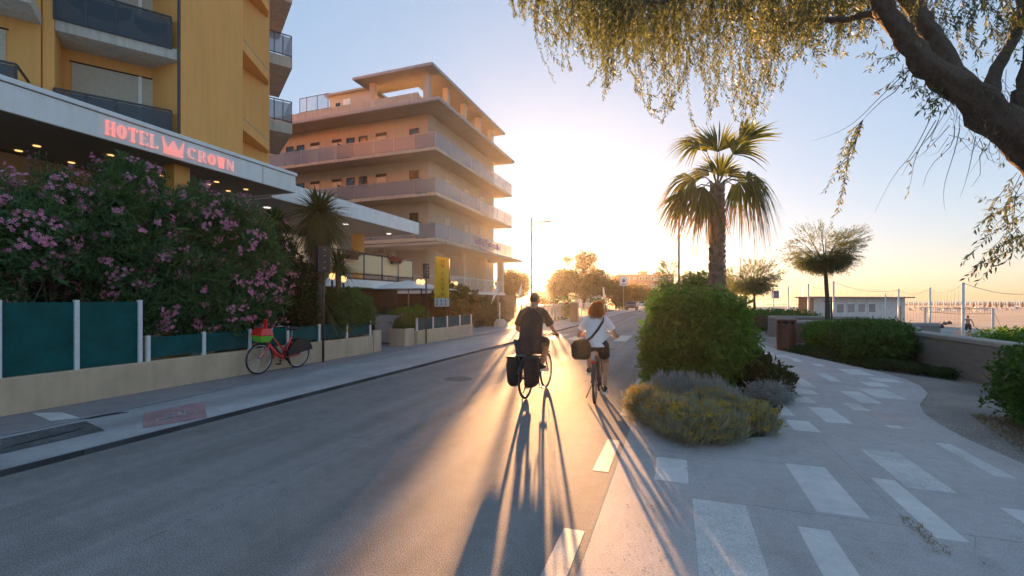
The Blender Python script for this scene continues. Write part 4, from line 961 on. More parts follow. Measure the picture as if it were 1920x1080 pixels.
    for f, k_ in ((fl, kl), (fr, kr)):
        sm = MB().loft([[(f.x+w_*math.cos(a), f.y+y, f.z-.075+h*.5+h*.5*math.sin(a)) for a in [i*math.pi/6 for i in range(12)]] for y, w_, h in ((-.09, .03, .06), (-.06, .042, .10), (0, .044, .10), (.06, .047, .07), (.13, .045, .055), (.18, .025, .04))])
        so_ = sm.build('shoe', shoe_m or M['black'], t, smooth=True)
        MB().loft([[(f.x+w_*a, f.y+y, f.z-.082+b*.018) for a, b in ((-1, -1), (1, -1), (1, 1), (-1, 1))] for y, w_ in ((-.09, .03), (-.05, .045), (.1, .05), (.18, .03))]).build('sole', M['white'], so_)
    return t
M['shirtdark'] = mat('dark_shirt', (.045, .030, .026), .9, var=.25, scale=9, bump=1.6, bscale=11, stretch=(1, 1, .45))
M['shirtwhite'] = leafmat('white_tshirt', (.85, .85, .88), (.85, .85, .88), .15, .9, (1, 1, 1))
M['navy'] = mat('dark_shorts', (.03, .022, .03), .9, var=.3, scale=10, bump=1.4, bscale=14); M['hairbrown'] = mat('short_dark_hair', (.05, .03, .02), .8, var=.3, scale=60)
M['hairred'] = leafmat('auburn_hair', (.30, .09, .025), (.42, .15, .045), .45, .5, (1.5, .9, .5))
# man
mb_ = bicycle('dark touring bicycle with rear panniers ridden by the man in black', M['black'], step=False, rear_light=False)
man = rider('man in a loose dark shirt and dark shorts cycling away towards the low sun', M['shirtdark'], M['navy'], M['hairbrown'], M['skin'],
            (0, .20, .99), (.0, .36, 1.39), (0, .40, 1.50), (.0, .44, 1.655), (-.30, .66, 1.055), (.32, .68, 1.055), (-.13, .42, .20), (.13, .44, .52), shoulders=.205, shirt_w=.200, shirt_d=.145, hem=.74, hem_w=.215, sleeve=.72, shortlen=.8)
for o in (man, mb_): o.location = (-2.37, 7.25, 0); o.rotation_euler = (0, 0, R(-3))
for sx, lab in ((-1, 'black pannier bag on the left of the dark bicycle rack'), (1, 'brown black pannier bag on the right of the dark bicycle rack')):
    t = thing('pannier_bag', (0, 0, 0), lab, 'bag')
    MB().loft([[(sx*(.15+a*wd), -.12+b*ln, z) for a, b in ((-1, -1), (1, -1), (1.1, 0), (1, 1), (-1, 1))] for z, wd, ln in ((.23, .05, .10), (.30, .085, .14), (.58, .095, .17), (.70, .08, .165))]).build('pouch', mat('pannier_cloth', (.05, .028, .022) if sx > 0 else (.022, .02, .022), .9, var=.3, scale=15, bump=.3), t, bevel=.02, seg=2)
    MB().box((sx*.15, -.12, .715), (.19, .34, .035)).build('flap', M['black'], t, bevel=.01)
    MB().box((sx*.252, -.12, .55), (.012, .03, .25)).build('strap', M['darkmetal'], t)
    t.location = (-2.37, 7.25, 0); t.rotation_euler = (0, 0, R(-3))
t = thing('jacket', (0, 0, 0), 'dark grey jacket hanging at the left hip of the man in black', 'jacket')
MB().loft([ellring((-.21+.02*k, .10, .98-.075*k), .06+.008*(k % 2), .09-.012*k, 12, wob=.12, ph=k) for k in range(6)]).build('folded_cloth', mat('grey_cloth', (.05, .055, .065), .9, var=.3, scale=12), t, smooth=True)
t.location = (-2.37, 7.25, 0); t.rotation_euler = (0, 0, R(-3))
# woman
wb = bicycle('city bicycle with a red rear light ridden by the woman in white', mat('bike_frame_dark', (.07, .055, .05), .4, metal=.4), step=True, rack=False, saddle_h=.87)
wom = rider('woman in a white t-shirt and dark shorts with auburn hair cycling away', M['shirtwhite'], M['navy'], M['hairred'], M['skin2'],
            (0, .20, .93), (.0, .28, 1.27), (0, .31, 1.37), (.0, .33, 1.50), (-.27, .64, 1.05), (.31, .66, 1.05), (-.13, .44, .50), (.13, .42, .20), shoulders=.165, hip=.095, shirt_w=.165, shirt_d=.135, hem=.895, hem_w=.175, long_hair=True, bun=True, sleeve=.5, shortlen=.62, shoe_m=M['black'])
WL = Vector((-1.22, 7.27, 0))
for o in (wom, wb): o.location = WL; o.rotation_euler = (0, 0, R(5))
t = thing('shoulder_bag', (0, 0, 0), 'brown olive shoulder bag hanging on the left hip of the woman in white', 'bag')
MB().loft([[(-.215+a*wd, .02+b*ln, z) for a, b in ((-1, -1), (-.3, -1.1), (.8, -1), (1, 0), (.8, 1), (-1, 1))] for z, wd, ln in ((.70, .11, .07), (.76, .15, .10), (.93, .155, .11), (1.02, .10, .09))]).build('pouch', mat('bag_canvas', (.034, .024, .014), .9, var=.25, scale=15, bump=.3), t, bevel=.02, seg=2)
pts = [(-.13, .03, 1.0), (-.06, .09, 1.05), (.04, .12, 1.18), (.11, .15, 1.30), (.13, .24, 1.37), (.09, .38, 1.32), (-.05, .41, 1.15), (-.17, .30, 1.0), (-.2, .12, .97)]
mb = MB(); P = [Vector(p) for p in pts]
rings = []
for i, p in enumerate(P):
    tt = (P[min(i+1, len(P)-1)]-P[max(i-1, 0)]).normalized(); c = Vector((0, .26, p.z)); nn = (p-c); nn = (nn-tt*nn.dot(tt)).normalized(); s_ = tt.cross(nn).normalized()
    rings.append([p+s_*.02, p+s_*.02+nn*.006, p-s_*.02+nn*.006, p-s_*.02])
mb.loft(rings).build('strap', mat('bag_strap', (.025, .03, .04), .8), t)
t.location = WL; t.rotation_euler = (0, 0, R(5))
# ================================================================ VEGETATION
def leaves(base, dirs, length, width, name, m, parent=None, droop=0.0, stuff_=True, lobes=1):
    base = np.asarray(base, float); N = len(base); d = dirs/np.linalg.norm(dirs, axis=1, keepdims=True)
    r = rng.normal(size=(N, 3)); s = np.cross(d, r); s /= np.linalg.norm(s, axis=1, keepdims=True)+1e-9
    nrm = np.cross(d, s)
    L_ = (length*rng.uniform(.7, 1.25, (N, 1))); w_ = width*rng.uniform(.75, 1.25, (N, 1))
    mid = base+d*L_*.5+nrm*w_*.25; tip = base+d*L_-np.array([0, 0, 1])*droop*L_
    V = np.stack([base, mid+s*w_*.5, tip, mid-s*w_*.5], 1).reshape(-1, 3)
    if parent: V = V-np.array(ORG.get(parent.name, Vector()))
    F = np.arange(4*N).reshape(N, 4)
    o = link(name, npmesh(name, V, F), m, parent)
    return stuff(o) if stuff_ else o
def unit(n): v = rng.normal(size=(n, 3)); return v/np.linalg.norm(v, axis=1, keepdims=True)
def blobpts(ells, n, p=2.0, rmin=.72, zmin=None, noise=.12):
    """points near the surface of a union of ellipsoids: centres + outward directions"""
    areas = np.array([(e[3]*e[4]+e[4]*e[5]+e[3]*e[5]) for e in ells]); pr_ = areas/areas.sum(); P = []; D = []
    ph = rng.uniform(0, 6.28, 6)
    while len(P) < n:
        k = rng.choice(len(ells), p=pr_); e = ells[k]; u = unit(1)[0]
        q = u/(np.sum(np.abs(u)**p))**(1/p)
        wob = 1+noise*(math.sin(4*u[0]+ph[0])*math.sin(5*u[1]+ph[1])+math.sin(7*u[2]+ph[2]+k)*.6+rng.normal()*.35)
        f = rng.uniform(rmin, 1.0)*wob; pt = np.array([e[0]+q[0]*e[3]*f, e[1]+q[1]*e[4]*f, e[2]+q[2]*e[5]*f])
        if zmin is not None and pt[2] < zmin: continue
        inside = False
        for j, g in enumerate(ells):
            if j != k and np.sum(np.abs((pt-np.array(g[:3]))/np.array(g[3:6]))**p) < .35: inside = True; break
        if inside: continue
        P.append(pt); D.append(u/np.array(e[3:6])*min(e[3:6]))
    D = np.array(D); D /= np.linalg.norm(D, axis=1, keepdims=True); return np.array(P), D
def rosette(P, D, k, spread=.8, jit=.02, up=0.0):
    B = np.repeat(P, k, 0)+rng.normal(size=(len(P)*k, 3))*jit; d = np.repeat(D, k, 0)*(1-spread)+unit(len(P)*k)*spread; d[:, 2] += up; return B, d
def bush(name, label, ells, n, k, L_, w_, m, p=2.0, zmin=0.0, group=None, cat='bush', core=.74, spread=.75, up=.15, jit=.03, noise=.12, trunk=True, droop=0.0, rmin=.72):
    c = np.mean([e[:3] for e in ells], 0); t = thing(name, (c[0], c[1], max(zmin, 0)), label, cat, group)
    P, D = blobpts(ells, n, p, rmin, zmin, noise); Bs, d = rosette(P, D, k, spread, jit, up)
    leaves(Bs, d, L_, w_, 'foliage', m, t, droop)
    # inner twigs: a loose web of stems that carries the leaves
    mb = MB(); base = Vector((c[0], c[1], max(zmin, 0)))
    for e in ells:
        b = Vector((e[0], e[1], max(zmin, 0)))
        for _ in range(12):
            u = Vector(unit(1)[0]); u.z = abs(u.z)*.8; q = Vector((e[0]+u.x*e[3]*.8, e[1]+u.y*e[4]*.8, e[2]+u.z*e[5]*.8)); mb.tube([b, b.lerp(q, .5)+Vector((0, 0, .08)), q], [.02, .013, .004], 5)
    mb.build('stems', M['twig'], t)
    if core:                                               # dense inner leaf mass, sparse big leaves
        P, D = blobpts(ells, max(60, int(n*.35)), p, .3, zmin, .05); P = P if len(P) else P
        Bs, d = rosette(P, D, 5, .95, .05); leaves(Bs, d, L_*1.9, w_*2.6, 'inner_foliage', m, t)
    return t
M['oleaf'] = leafmat('oleander_leaf', (.045, .10, .05), (.12, .22, .085), .3, .45)
M['pink'] = leafmat('pink_petal', (.75, .22, .44), (.90, .48, .62), .35, .7, (1.1, .8, .9))
M['laurel'] = leafmat('laurel_leaf', (.035, .09, .022), (.09, .18, .04), .32, .32)
M['darkleaf'] = leafmat('dark_leaf', (.018, .038, .016), (.045, .08, .03), .28, .45)
M['bushleaf'] = leafmat('median_bush_leaf', (.042, .12, .018), (.11, .245, .035), .38, .42, (1.15, 1.35, .5))
M['willow'] = leafmat('olive_leaf', (.06, .08, .045), (.17, .18, .10), .4, .5, (1.15, 1.2, .65))
M['yuccaleaf'] = leafmat('yucca_leaf', (.03, .06, .022), (.08, .13, .045), .25, .4)
M['deadleaf'] = leafmat('dead_leaf', (.14, .10, .075), (.26, .20, .15), .2, .9)
M['tamarisk'] = leafmat('tamarisk_leaf', (.06, .10, .05), (.13, .18, .085), .45, .7, (1.4, 1.15, .7))
M['greyleaf'] = leafmat('silver_leaf', (.24, .28, .27), (.42, .46, .45), .2, .8, (1, 1, 1))
M['yellowflower'] = leafmat('yellow_flower', (.44, .28, .04), (.60, .42, .07), .2, .8, (1, 1, .8))
M['palmleaf'] = leafmat('palm_leaf', (.055, .085, .02), (.12, .15, .035), .45, .4, (1.4, 1.2, .5))
M['farleaf'] = leafmat('far_tree_leaf', (.06, .065, .02), (.14, .12, .035), .5, .6, (1.8, 1.3, .5))
M['ground_leaf'] = leafmat('ground_cover_leaf', (.02, .05, .02), (.05, .10, .035), .25, .5)

M['bushleaf2'] = leafmat('garden_leaf', (.04, .11, .03), (.10, .22, .06), .35, .4)
def oleander(label, ells, n, flowers, favor=None):
    t = bush('oleander_bush', label, ells, n, 11, .13, .02, M['oleaf'], zmin=.75, cat='flowering shrub', spread=.62, up=.35, jit=.05, noise=.2, core=.5)
    P, D = blobpts(ells, flowers*3, 2, .94, 1.0, .16); keep = [i for i in range(len(P)) if D[i][0]*.7-D[i][1]*.7 > -.1][:flowers]; P = P[keep]; D = D[keep]
    # each cluster holds many five petalled flowers
    C = np.repeat(P, 9, 0)+rng.normal(size=(len(P)*9, 3))*.045+np.repeat(D, 9, 0)*.05; fd = np.repeat(D, 9, 0)+unit(len(C))*.6; fd /= np.linalg.norm(fd, axis=1, keepdims=True)
    a = np.cross(fd, unit(len(C))); a /= np.linalg.norm(a, axis=1, keepdims=True); b = np.cross(fd, a); V = []; n_ = len(C)
    arr = []
    for q in range(5):
        t0 = q*2*math.pi/5
        def pt(ang, r, h): return C+(a*math.cos(ang)+b*math.sin(ang))*r+fd*h
        arr += [pt(t0, .002, 0), pt(t0-.45, .024, .010), pt(t0, .036, .012), pt(t0+.45, .024, .010)]
    V = np.stack(arr, 1).reshape(-1, 3)-np.array(ORG[t.name]); F = np.arange(len(V)).reshape(-1, 4)
    stuff(link('flowers', npmesh('flowers', V, F), M['pink'], t)); return t
oleander('oleander bush with dense pink blossom clusters at the far left edge', [(-9.55, 3.9, 2.6, .75, .8, .85), (-9.9, 4.6, 3.0, .6, .6, .9), (-9.8, 2.6, 2.6, .8, .9, 1.0), (-9.6, 3.4, 1.7, .5, .7, .4)], 1500, 150)
oleander('tallest oleander bush in the middle under the red hotel sign', [(-9.75, 5.6, 2.6, .85, 1.0, 1.35), (-9.9, 5.75, 3.75, .5, .55, .62), (-9.5, 6.4, 1.9, .75, .8, 1.1), (-9.45, 5.5, 1.5, .6, .5, .5), (-9.75, 6.9, 3.1, .8, .7, .95)], 2900, 150)
oleander('oleander bush at the right end hanging over the lower green screens', [(-9.35, 7.75, 2.5, .85, .85, 1.2), (-9.05, 7.1, 1.7, .55, .75, .8), (-9.3, 8.0, 1.9, .7, .65, 1.0), (-9.6, 7.35, 3.25, .7, .65, .75)], 2300, 120)
bush('evergreen_shrub', 'dark green unclipped shrub between the oleanders and the shaggy yucca', [(-9.4, 9.1, 1.75, .6, .75, 1.2), (-9.5, 8.75, 2.8, .5, .5, .75)], 1500, 9, .07, .03, M['darkleaf'], zmin=.7)
bush('laurel_bush', 'rounded glossy laurel bush above the last low screens before the gateway', [(-9.15, 11.2, 1.35, .55, .75, .68), (-9.1, 10.5, 1.1, .45, .5, .5), (-9.2, 11.55, 1.2, .5, .45, .5)], 1100, 9, .075, .034, M['bushleaf2'], zmin=.62)
def spiky(name, label, c, ground, R_, n, trunk_r, m, skirt=0, low=-.5, wd=.035, cat='yucca', nd=0):
    c = Vector(c); t = thing(name, (c.x, c.y, ground), label, cat)
    MB().tube([(c.x, c.y, ground), (c.x+.03, c.y, (c.z+ground)/2), (c.x, c.y, c.z)], [trunk_r*1.2, trunk_r, trunk_r*.9], 10).build('trunk', M['palmbark'], t, smooth=True)
    def blades(n, lo, hi, L0, mm, nm, droop, off=0, zspan=.15):
        V = []; F = []
        for _ in range(n):
            az = random.uniform(0, 2*math.pi); el = random.uniform(lo, hi); d = Vector((math.cos(az)*math.cos(el), math.sin(az)*math.cos(el), math.sin(el)))
            s = Vector((-math.sin(az), math.cos(az), 0)); L_ = L0*random.uniform(.75, 1.1); p = c+Vector((0, 0, off-random.random()*zspan))+Vector((d.x, d.y, 0))*trunk_r*.6; w_ = wd*random.uniform(.7, 1.1); k = len(V); segs = 4
            for j in range(segs+1):
                u = j/segs; q = p+d*L_*u-Vector((0, 0, 1))*droop*L_*u*u; ww = w_*(.6+.4*math.sin(math.pi*min(1, u*1.3)))*(1-u**3)*.5+.001; V += [q-s*ww, q+s*ww]
            for j in range(segs): F.append((k+2*j, k+2*j+1, k+2*j+3, k+2*j+2))
        off_ = np.array(ORG[t.name]); stuff(link(nm, npmesh(nm, np.array([tuple(v) for v in V])-off_, F), mm, t))
    blades(n, low, 1.5, R_, m, 'blades', .35)
    if nd: blades(nd, -1.2, -.3, R_*.9, m, 'drooping_blades', .5, -.1, .4)
    if skirt: blades(skirt, -1.5, -1.2, R_*.85, M['deadleaf'], 'dead_skirt', .1, -.15, 1.1)
    return t
p = W(590, 392, 12.5); spiky('yucca_plant', 'tallest shaggy yucca with a long skirt of grey dead leaves', (p.x+.15, p.y, p.z-.05), 0, 1.02, 520, .14, M['yuccaleaf'], 650, -.6, .05, nd=260)
p = W(528, 405, 12.2); spiky('yucca_plant', 'yucca behind the shrubs with its spiky head left of the tallest yucca', (p.x-.2, p.y, p.z-.1), 0, .7, 300, .1, M['yuccaleaf'], 0, -.6, .045)
p = W(634, 487, 13.6); spiky('yucca_plant', 'yucca whose head fans out just behind the nearer black box', (p.x, p.y, p.z-.05), 0, .75, 240, .09, M['yuccaleaf'], 0, -.7, .045)
p = W(612, 575, 12.6); spiky('yucca_plant', 'low yucca drooping in arches over the screens beside the dark pole', (p.x-.05, p.y, p.z+.15), .5, .8, 240, .08, M['yuccaleaf'], 0, -.4, .04, nd=200)
# potted flowers hanging on the glass railing
for px, py, lab, fl in ((660, 480, 'hanging planter of dull trailing leaves at the left of the terrace railing', M['deadleaf']), (742, 490, 'hanging planter with dark red trailing flowers on the terrace railing', leafmat('dark_red_petal', (.25, .03, .04), (.40, .10, .10), .2, .7, (1, .8, .8)))):
    X = C2-.25; y = Yat(px, X); z = Zof(py, (X, y)); t = thing('hanging_planter', (X, y, z), lab, 'planter')
    MB().box((X, y, z-.05), (.16, .55, .14)).build('box', M['brownmetal'], t)
    P = np.array([[X+rng.normal()*.08, y+rng.uniform(-.4, .4), z+.03+abs(rng.normal())*.07] for _ in range(130)]); B_, d_ = rosette(P, np.tile([0, 0, 1.], (len(P), 1)), 5, .9, .03); d_[:, 2] -= .5
    leaves(B_, d_, .09, .04, 'flowers', fl, t)
# plants behind the short wall
bush('garden_bush', 'pale lit bush behind the left end of the short wall under the banner', [(-9.5, 15.2, 1.0, .45, .9, .42), (-9.6, 14.4, 1.0, .4, .5, .35)], 500, 8, .08, .04, M['bushleaf'], zmin=.4)
bush('garden_bush', 'small clipped plant growing in the square cream planter', [(FX-.4, 13.85, .82, .28, .28, .25)], 220, 8, .06, .025, M['laurel'], zmin=.62)
bush('garden_bush', 'tall orange green bush right of the yellow banner beneath the terrace', [(-10.2, 19.5, 1.5, .7, 1.5, 1.0), (-10.4, 21.5, 1.5, .7, 1.2, .9), (-10.3, 18.2, 1.3, .5, .7, .7)], 900, 8, .09, .05, M['farleaf'], zmin=.2)
bush('box_hedge', 'clipped square dark hedge at the near corner of the peach hotel forecourt', [(-11.3, 26.3, .85, .9, 2.6, .95)], 1000, 8, .07, .04, M['darkleaf'], p=5, zmin=.0, cat='hedge')
bush('garden_bush', 'dark shrubs filling the shade under the white parasol', [(-10.8, 15.6, .7, .7, 1.2, .8), (-11.2, 17.6, .8, .7, 1.2, .8), (-10.6, 13.4+1.6, .6, .5, .6, .6)], 800, 8, .08, .04, M['darkleaf'], zmin=.0)

# ---------------------------------------------------------------- median island
bush('median_bush', 'big rounded leafy green bush in the middle of the median', [(.33, 9.35, .92, .82, 1.15, .83), (.42, 10.6, .93, .92, 1.2, .80), (.12, 8.75, .62, .68, .55, .62)], 4700, 9, .10, .030, M['bushleaf'], p=4.2, zmin=.02, spread=.75, up=.15, droop=.25, noise=.13, jit=.05)
bush('median_bush', 'lower bush attached behind on the promenade side of the big green bush', [(1.05, 12.0, .8, .58, 1.2, .75), (1.05, 10.9, .75, .55, .8, .7)], 1700, 9, .09, .034, M['bushleaf'], zmin=.02, droop=.2)
bush('dark_shrub', 'dark spreading shrub with upright rosettes right of the big bush', [(1.45, 9.0, .26, .46, .6, .36), (1.3, 9.5, .3, .4, .5, .38)], 420, 12, .085, .022, M['darkleaf'], zmin=.0, up=.5, jit=.012, spread=.6)
bush('grey_shrub', 'small silvery grey cushion plant beside the dark spreading shrub', [(1.38, 8.3, .12, .34, .28, .2)], 300, 12, .05, .009, M['greyleaf'], zmin=.0, up=.5)
def helichrysum(label, ells, n, fl, grey=False):
    c = np.mean([e[:3] for e in ells], 0); t = thing('curry_plant', (c[0], c[1], 0), label, 'flowering shrub', None)
    P, D = blobpts(ells, n, 2.2, .45, .0, .15); B_ = []; 
    Bs, d = rosette(P, D, 9, .45, .02, .9); leaves(Bs, d, .09, .008, 'foliage', M['greyleaf'] if grey else M['helileaf'], t)
    P2, D2 = blobpts(ells, fl, 2.2, .92, .1, .18); C = np.repeat(P2, 14, 0)+rng.normal(size=(fl*14, 3))*np.array([.028, .028, .008])+np.array([0, 0, .02])
    leaves(C, unit(len(C))*.7+np.array([0, 0, .6]), .02, .018, 'flowers', M['yellowflower'], t)
    mb = MB()
    for q in P2[:fl//2]:
        q = Vector(q); b = Vector((c[0]+(q.x-c[0])*.55, c[1]+(q.y-c[1])*.55, 0)); mb.tube([b, b.lerp(q, .5)+Vector((0, 0, .03)), q], .0025, 4)
    stuff(mb.build('stems', M['deadleaf'], t)); return t
M['helileaf'] = leafmat('curry_leaf', (.24, .25, .18), (.42, .42, .29), .3, .8, (1.1, 1.0, .8))
helichrysum('yellow flowering low plant at the left front corner of the median', [(-.38, 6.75, .15, .31, .46, .24), (-.1, 6.15, .15, .30, .40, .24)], 1400, 330)
helichrysum('yellow flowering low plant at the front tip of the median', [(.18, 5.78, .15, .38, .38, .27), (.52, 5.9, .12, .25, .28, .2)], 1300, 300)
helichrysum('yellow flowering low plant spreading to the right of the median tip', [(.75, 6.5, .14, .42, .36, .24), (.45, 6.75, .16, .4, .4, .26), (.98, 6.35, .1, .2, .22, .16)], 1400, 330)
helichrysum('silvery grey plant without many flowers between the yellow ones and the big bush', [(.35, 7.25, .2, .5, .4, .3), (-.1, 7.3, .2, .35, .4, .28)], 1500, 40, True)

# ---------------------------------------------------------------- fan palm
def fan_leaf(mbg, mbd, hub, d, up, R_, n=34, spread=2.5, droop=.25, dead=.0, pet0=None):
    d = Vector(d).normalized(); up = Vector(up); s = d.cross(up).normalized(); nrm = s.cross(d).normalized()
    for k in range(n):
        a = -spread/2+spread*k/(n-1); dr = (d*math.cos(a)+s*math.sin(a)).normalized(); L_ = R_*(.78+.22*math.cos(a*.8))*random.uniform(.82, 1.08); dq = droop*random.uniform(.7, 1.5)+random.uniform(0, .15); dr = (dr+Vector(rng.normal(size=3))*.05).normalized()
        w_ = .021*R_/.8; side = dr.cross(nrm).normalized(); pts = []; segs = 6
        for j in range(segs+1):
            u = j/segs; q = hub+dr*L_*u+nrm*(.10*L_*math.sin(u*2)*(1-u))-Vector((0, 0, 1))*dq*L_*(max(0, u-.35)**1.7)*1.6
            ww = w_*(u/.5 if u < .5 else (1-u)/.5*.9)+.0025; pts.append((q, ww))
        for mb_, j0, j1 in ((mbg, 0, segs if random.random() > dead else 4), (mbd, 4, segs)):
            if mb_ is mbd and not (dead and random.random() < .9): continue
            V = []; F = []
            for j in range(j0, j1+1): q, ww = pts[j]; V += [q-side*ww, q+nrm*ww*.35, q+side*ww]
            for j in range(j1-j0): F += [(3*j, 3*j+1, 3*j+4, 3*j+3), (3*j+1, 3*j+2, 3*j+5, 3*j+4)]
            mb_.add(V, F)
PZ = 13.0; pc = W(1345, 345, PZ); base = W(1344, 560, PZ); base.z = 0; rt = Vector((CA, SA, 0)); fw_ = Vector((-SA, CA, 0))
pt = thing('palm_tree', base, 'fan palm with a shaggy patterned trunk rising behind the big median bush', 'palm tree')
mb = MB(); ring_n = 22; rings = []; ht = pc.z
for k in range(61):
    u = k/60; z = ht*u; r = .235-.075*u; r = r*(1+.09*((k*7) % 3-1)); c = base.lerp(Vector((pc.x, pc.y, 0)), u)
    rings.append([(c.x+r*(1+.05*math.sin(a*11+k*2.6))*math.cos(a), c.y+r*(1+.05*math.sin(a*11+k*2.6))*math.sin(a), z) for a in [2*math.pi*i/ring_n for i in range(ring_n)]])
mb.loft(rings).build('trunk', M['palmbark'], pt)
mb = MB()                                                  # cut leaf bases all round the trunk
for k in range(230):
    u = k/230; z = ht*(u*.98+.02); a = k*2.39996; r = .235-.075*u+.0; c = base.lerp(Vector((pc.x, pc.y, 0)), u); d = Vector((math.cos(a), math.sin(a), 0)); s = Vector((-d.y, d.x, 0)); o_ = c+d*(r-.02)+Vector((0, 0, z)); h = .10
    w1, w2 = .065, .028; tp = o_+d*.06+Vector((0, 0, h))
    mb.add([o_-s*w1, o_+s*w1, o_+d*.05+s*w1*.8, o_+d*.05-s*w1*.8, tp-s*w2, tp+s*w2, tp-d*.03+s*w2, tp-d*.03-s*w2], [(0, 1, 2, 3), (3, 2, 5, 4), (4, 5, 6, 7), (0, 3, 4, 7), (1, 6, 5, 2), (0, 7, 6, 1)])
stuff(mb.build('leaf_bases', M['palmbark'], pt))
fans = [  # hub px, tip px, depth shift, size, droop, dead, spread
    ((1346, 285), (1342, 205), -.1, 1.0, .02, 0, 2.6), ((1312, 275), (1240, 258), .1, 1.05, .4, 0, 2.3), ((1385, 272), (1452, 205), .2, 1.25, .1, 0, 1.3), ((1375, 290), (1430, 240), -.3, 1.0, .35, 0, 2.2),
    ((1325, 285), (1285, 230), .4, .9, .15, 0, 2.0), ((1398, 333), (1470, 352), -.1, 1.15, 1.15, .75, 2.7), ((1402, 342), (1440, 395), .3, 1.1, 1.0, .8, 2.4), ((1385, 340), (1405, 400), -.3, 1.0, .9, .8, 2.2), ((1302, 336), (1236, 352), -.2, 1.1, .8, .2, 2.4),
    ((1285, 362), (1230, 412), .2, .95, .5, .75, 1.3), ((1320, 350), (1285, 420), -.4, 1.15, .7, .6, 2.0), ((1330, 360), (1318, 460), .0, 1.1, .4, .9, 1.5), ((1372, 345), (1385, 385), .6, .8, .9, .6, 2.0), ((1350, 330), (1352, 262), .5, .95, .1, 0, 2.4), ((1330, 330), (1290, 315), .7, .95, .5, 0, 2.2), ((1366, 330), (1410, 318), .5, .95, .6, 0, 2.2)]
g1, g2, pe = MB(), MB(), MB()
for i, (h, tpx, dz, sz, dr, dead, sp) in enumerate(fans):
    hub = W(*h, PZ+dz); tip = W(*tpx, PZ+dz*1.3); d = (tip-hub); upv = (fw_*-.8+Vector((0, 0, .6))).normalized() if abs(d.normalized().z) > .5 else Vector((0, 0, 1))*.7-fw_*.7
    fan_leaf(g1, g2, hub, d, upv, sz*.98, 38, sp, dr, dead)
    mid = (pc+hub)/2+Vector((0, 0, .12)); pe.tube([pc-Vector((0, 0, .1)), mid, hub], [.022, .016, .012], 6)
g1.build('fronds', M['palmleaf'], pt); g2.build('dry_frond_tips', leafmat('dry_frond', (.20, .13, .075), (.32, .23, .14), .35, .8, (1, .95, .8)), pt); stuff(pt.children[-1]); pe.build('leaf_stalks', M['yuccaleaf'], pt)
g3 = MB()
for k in range(11):                                        # dead skirt hanging on the left of the trunk
    hub = pc+rt*random.uniform(-.22, .05)+Vector((0, 0, -random.uniform(.05, .5)))-fw_*random.uniform(0, .2); fan_leaf(g3, g3, hub, Vector((random.uniform(-.35, .1), -.1, -1)), fw_*-1, random.uniform(.6, .95), 12, .7, .1, 0)
g3.build('dead_skirt', leafmat('dead_frond', (.17, .10, .06), (.30, .19, .12), .3, .9), pt)

# ---------------------------------------------------------------- tamarisks and other crowns
def feather_tree(name, label, base, h0, c, rad, n, m, trunk_r, group=None, L_=.10, w_=.016, wisps=True, k=12, stake=False):
    base = Vector(base); c = Vector(c); t = thing(name, base, label, 'tree', group)
    mb = MB(); fork = Vector((base.x+(c.x-base.x)*.4, base.y, h0)); mb.tube([base, base.lerp(fork, .5)+Vector((.03, 0, 0)), fork], [trunk_r*1.2, trunk_r, trunk_r*.85], 8)
    ends = []; 
    for i in range(34):
        u = Vector(unit(1)[0]); u.z = u.z*.85+.1; e = c+Vector((u.x*rad[0], u.y*rad[1], u.z*rad[2]))*.85; m_ = fork.lerp(e, .45)+Vector((0, 0, .1*rad[2])); mb.tube([fork, m_, e], [trunk_r*.5, trunk_r*.28, trunk_r*.08], 6); ends += [fork.lerp(m_, .7), m_, m_.lerp(e, .5), e]
    mb.build('trunk', M['bark'], t, smooth=True)
    P = []; D = []
    for _ in range(n):
        e = random.choice(ends); u = Vector(unit(1)[0]); u.z = u.z*.7; q = e+Vector((u.x*rad[0], u.y*rad[1], u.z*rad[2]))*random.uniform(.08, .38); o_ = (q-c); dd = Vector((o_.x/rad[0], o_.y/rad[1], o_.z/rad[2])); dd = dd.normalized()+Vector((0, 0, .15)); s_ = random.uniform(.1, .28)*rad[2]
        for j in range(k): P.append(q+dd*s_*j/k*1.6+Vector((0, 0, -.12*s_*(j/k)**2*6*0))); D.append(dd*.7+Vector(unit(1)[0])*.55)
    leaves(np.array([tuple(p) for p in P]), np.array([tuple(p) for p in D]), L_, w_, 'crown', m, t)
    if stake:
        mb = MB()
        for a in (0, 2.1, 4.2): mb.tube([(base.x+.14*math.cos(a), base.y+.14*math.sin(a), 0), (base.x+.11*math.cos(a), base.y+.11*math.sin(a), 1.75)], .032, 7)
        mb.ring((base.x, base.y, 1.6), (0, 0, 1), .15, .015, 16, 5); mb.build('stakes', M['deadleaf'] if 0 else M['bark'], t)
    return t
b = W(1553, 640, 18.8); b.z = 0; c = W(1541, 466, 18.8)
feather_tree('tamarisk_tree', 'single feathery tamarisk with its slim trunk in the dark hedge', b, 2.85, c, (1.4, 1.35, .95), 2600, M['tamarisk'], .085, stake=True)
grp = 'tamarisk trees farther along the promenade'
for px, cy, Z, s, lab in ((1414, 520, 36, 1.25, 'right one of the distant tamarisk trees left of the beach hut'), (1398, 522, 40, 1.2, 'middle one of the distant tamarisk trees left of the beach hut'), (1375, 527, 44, 1.1, 'left one of the distant tamarisk trees partly behind the palm')):
    b = W(px, 600, Z); b.z = 0; c = W(px, cy, Z); feather_tree('tamarisk_tree', lab, b, c.z-1.0*s, c, (1.5*s, 1.5*s, 1.05*s), 900, M['tamarisk'], .1, grp, .2, .035, k=9)
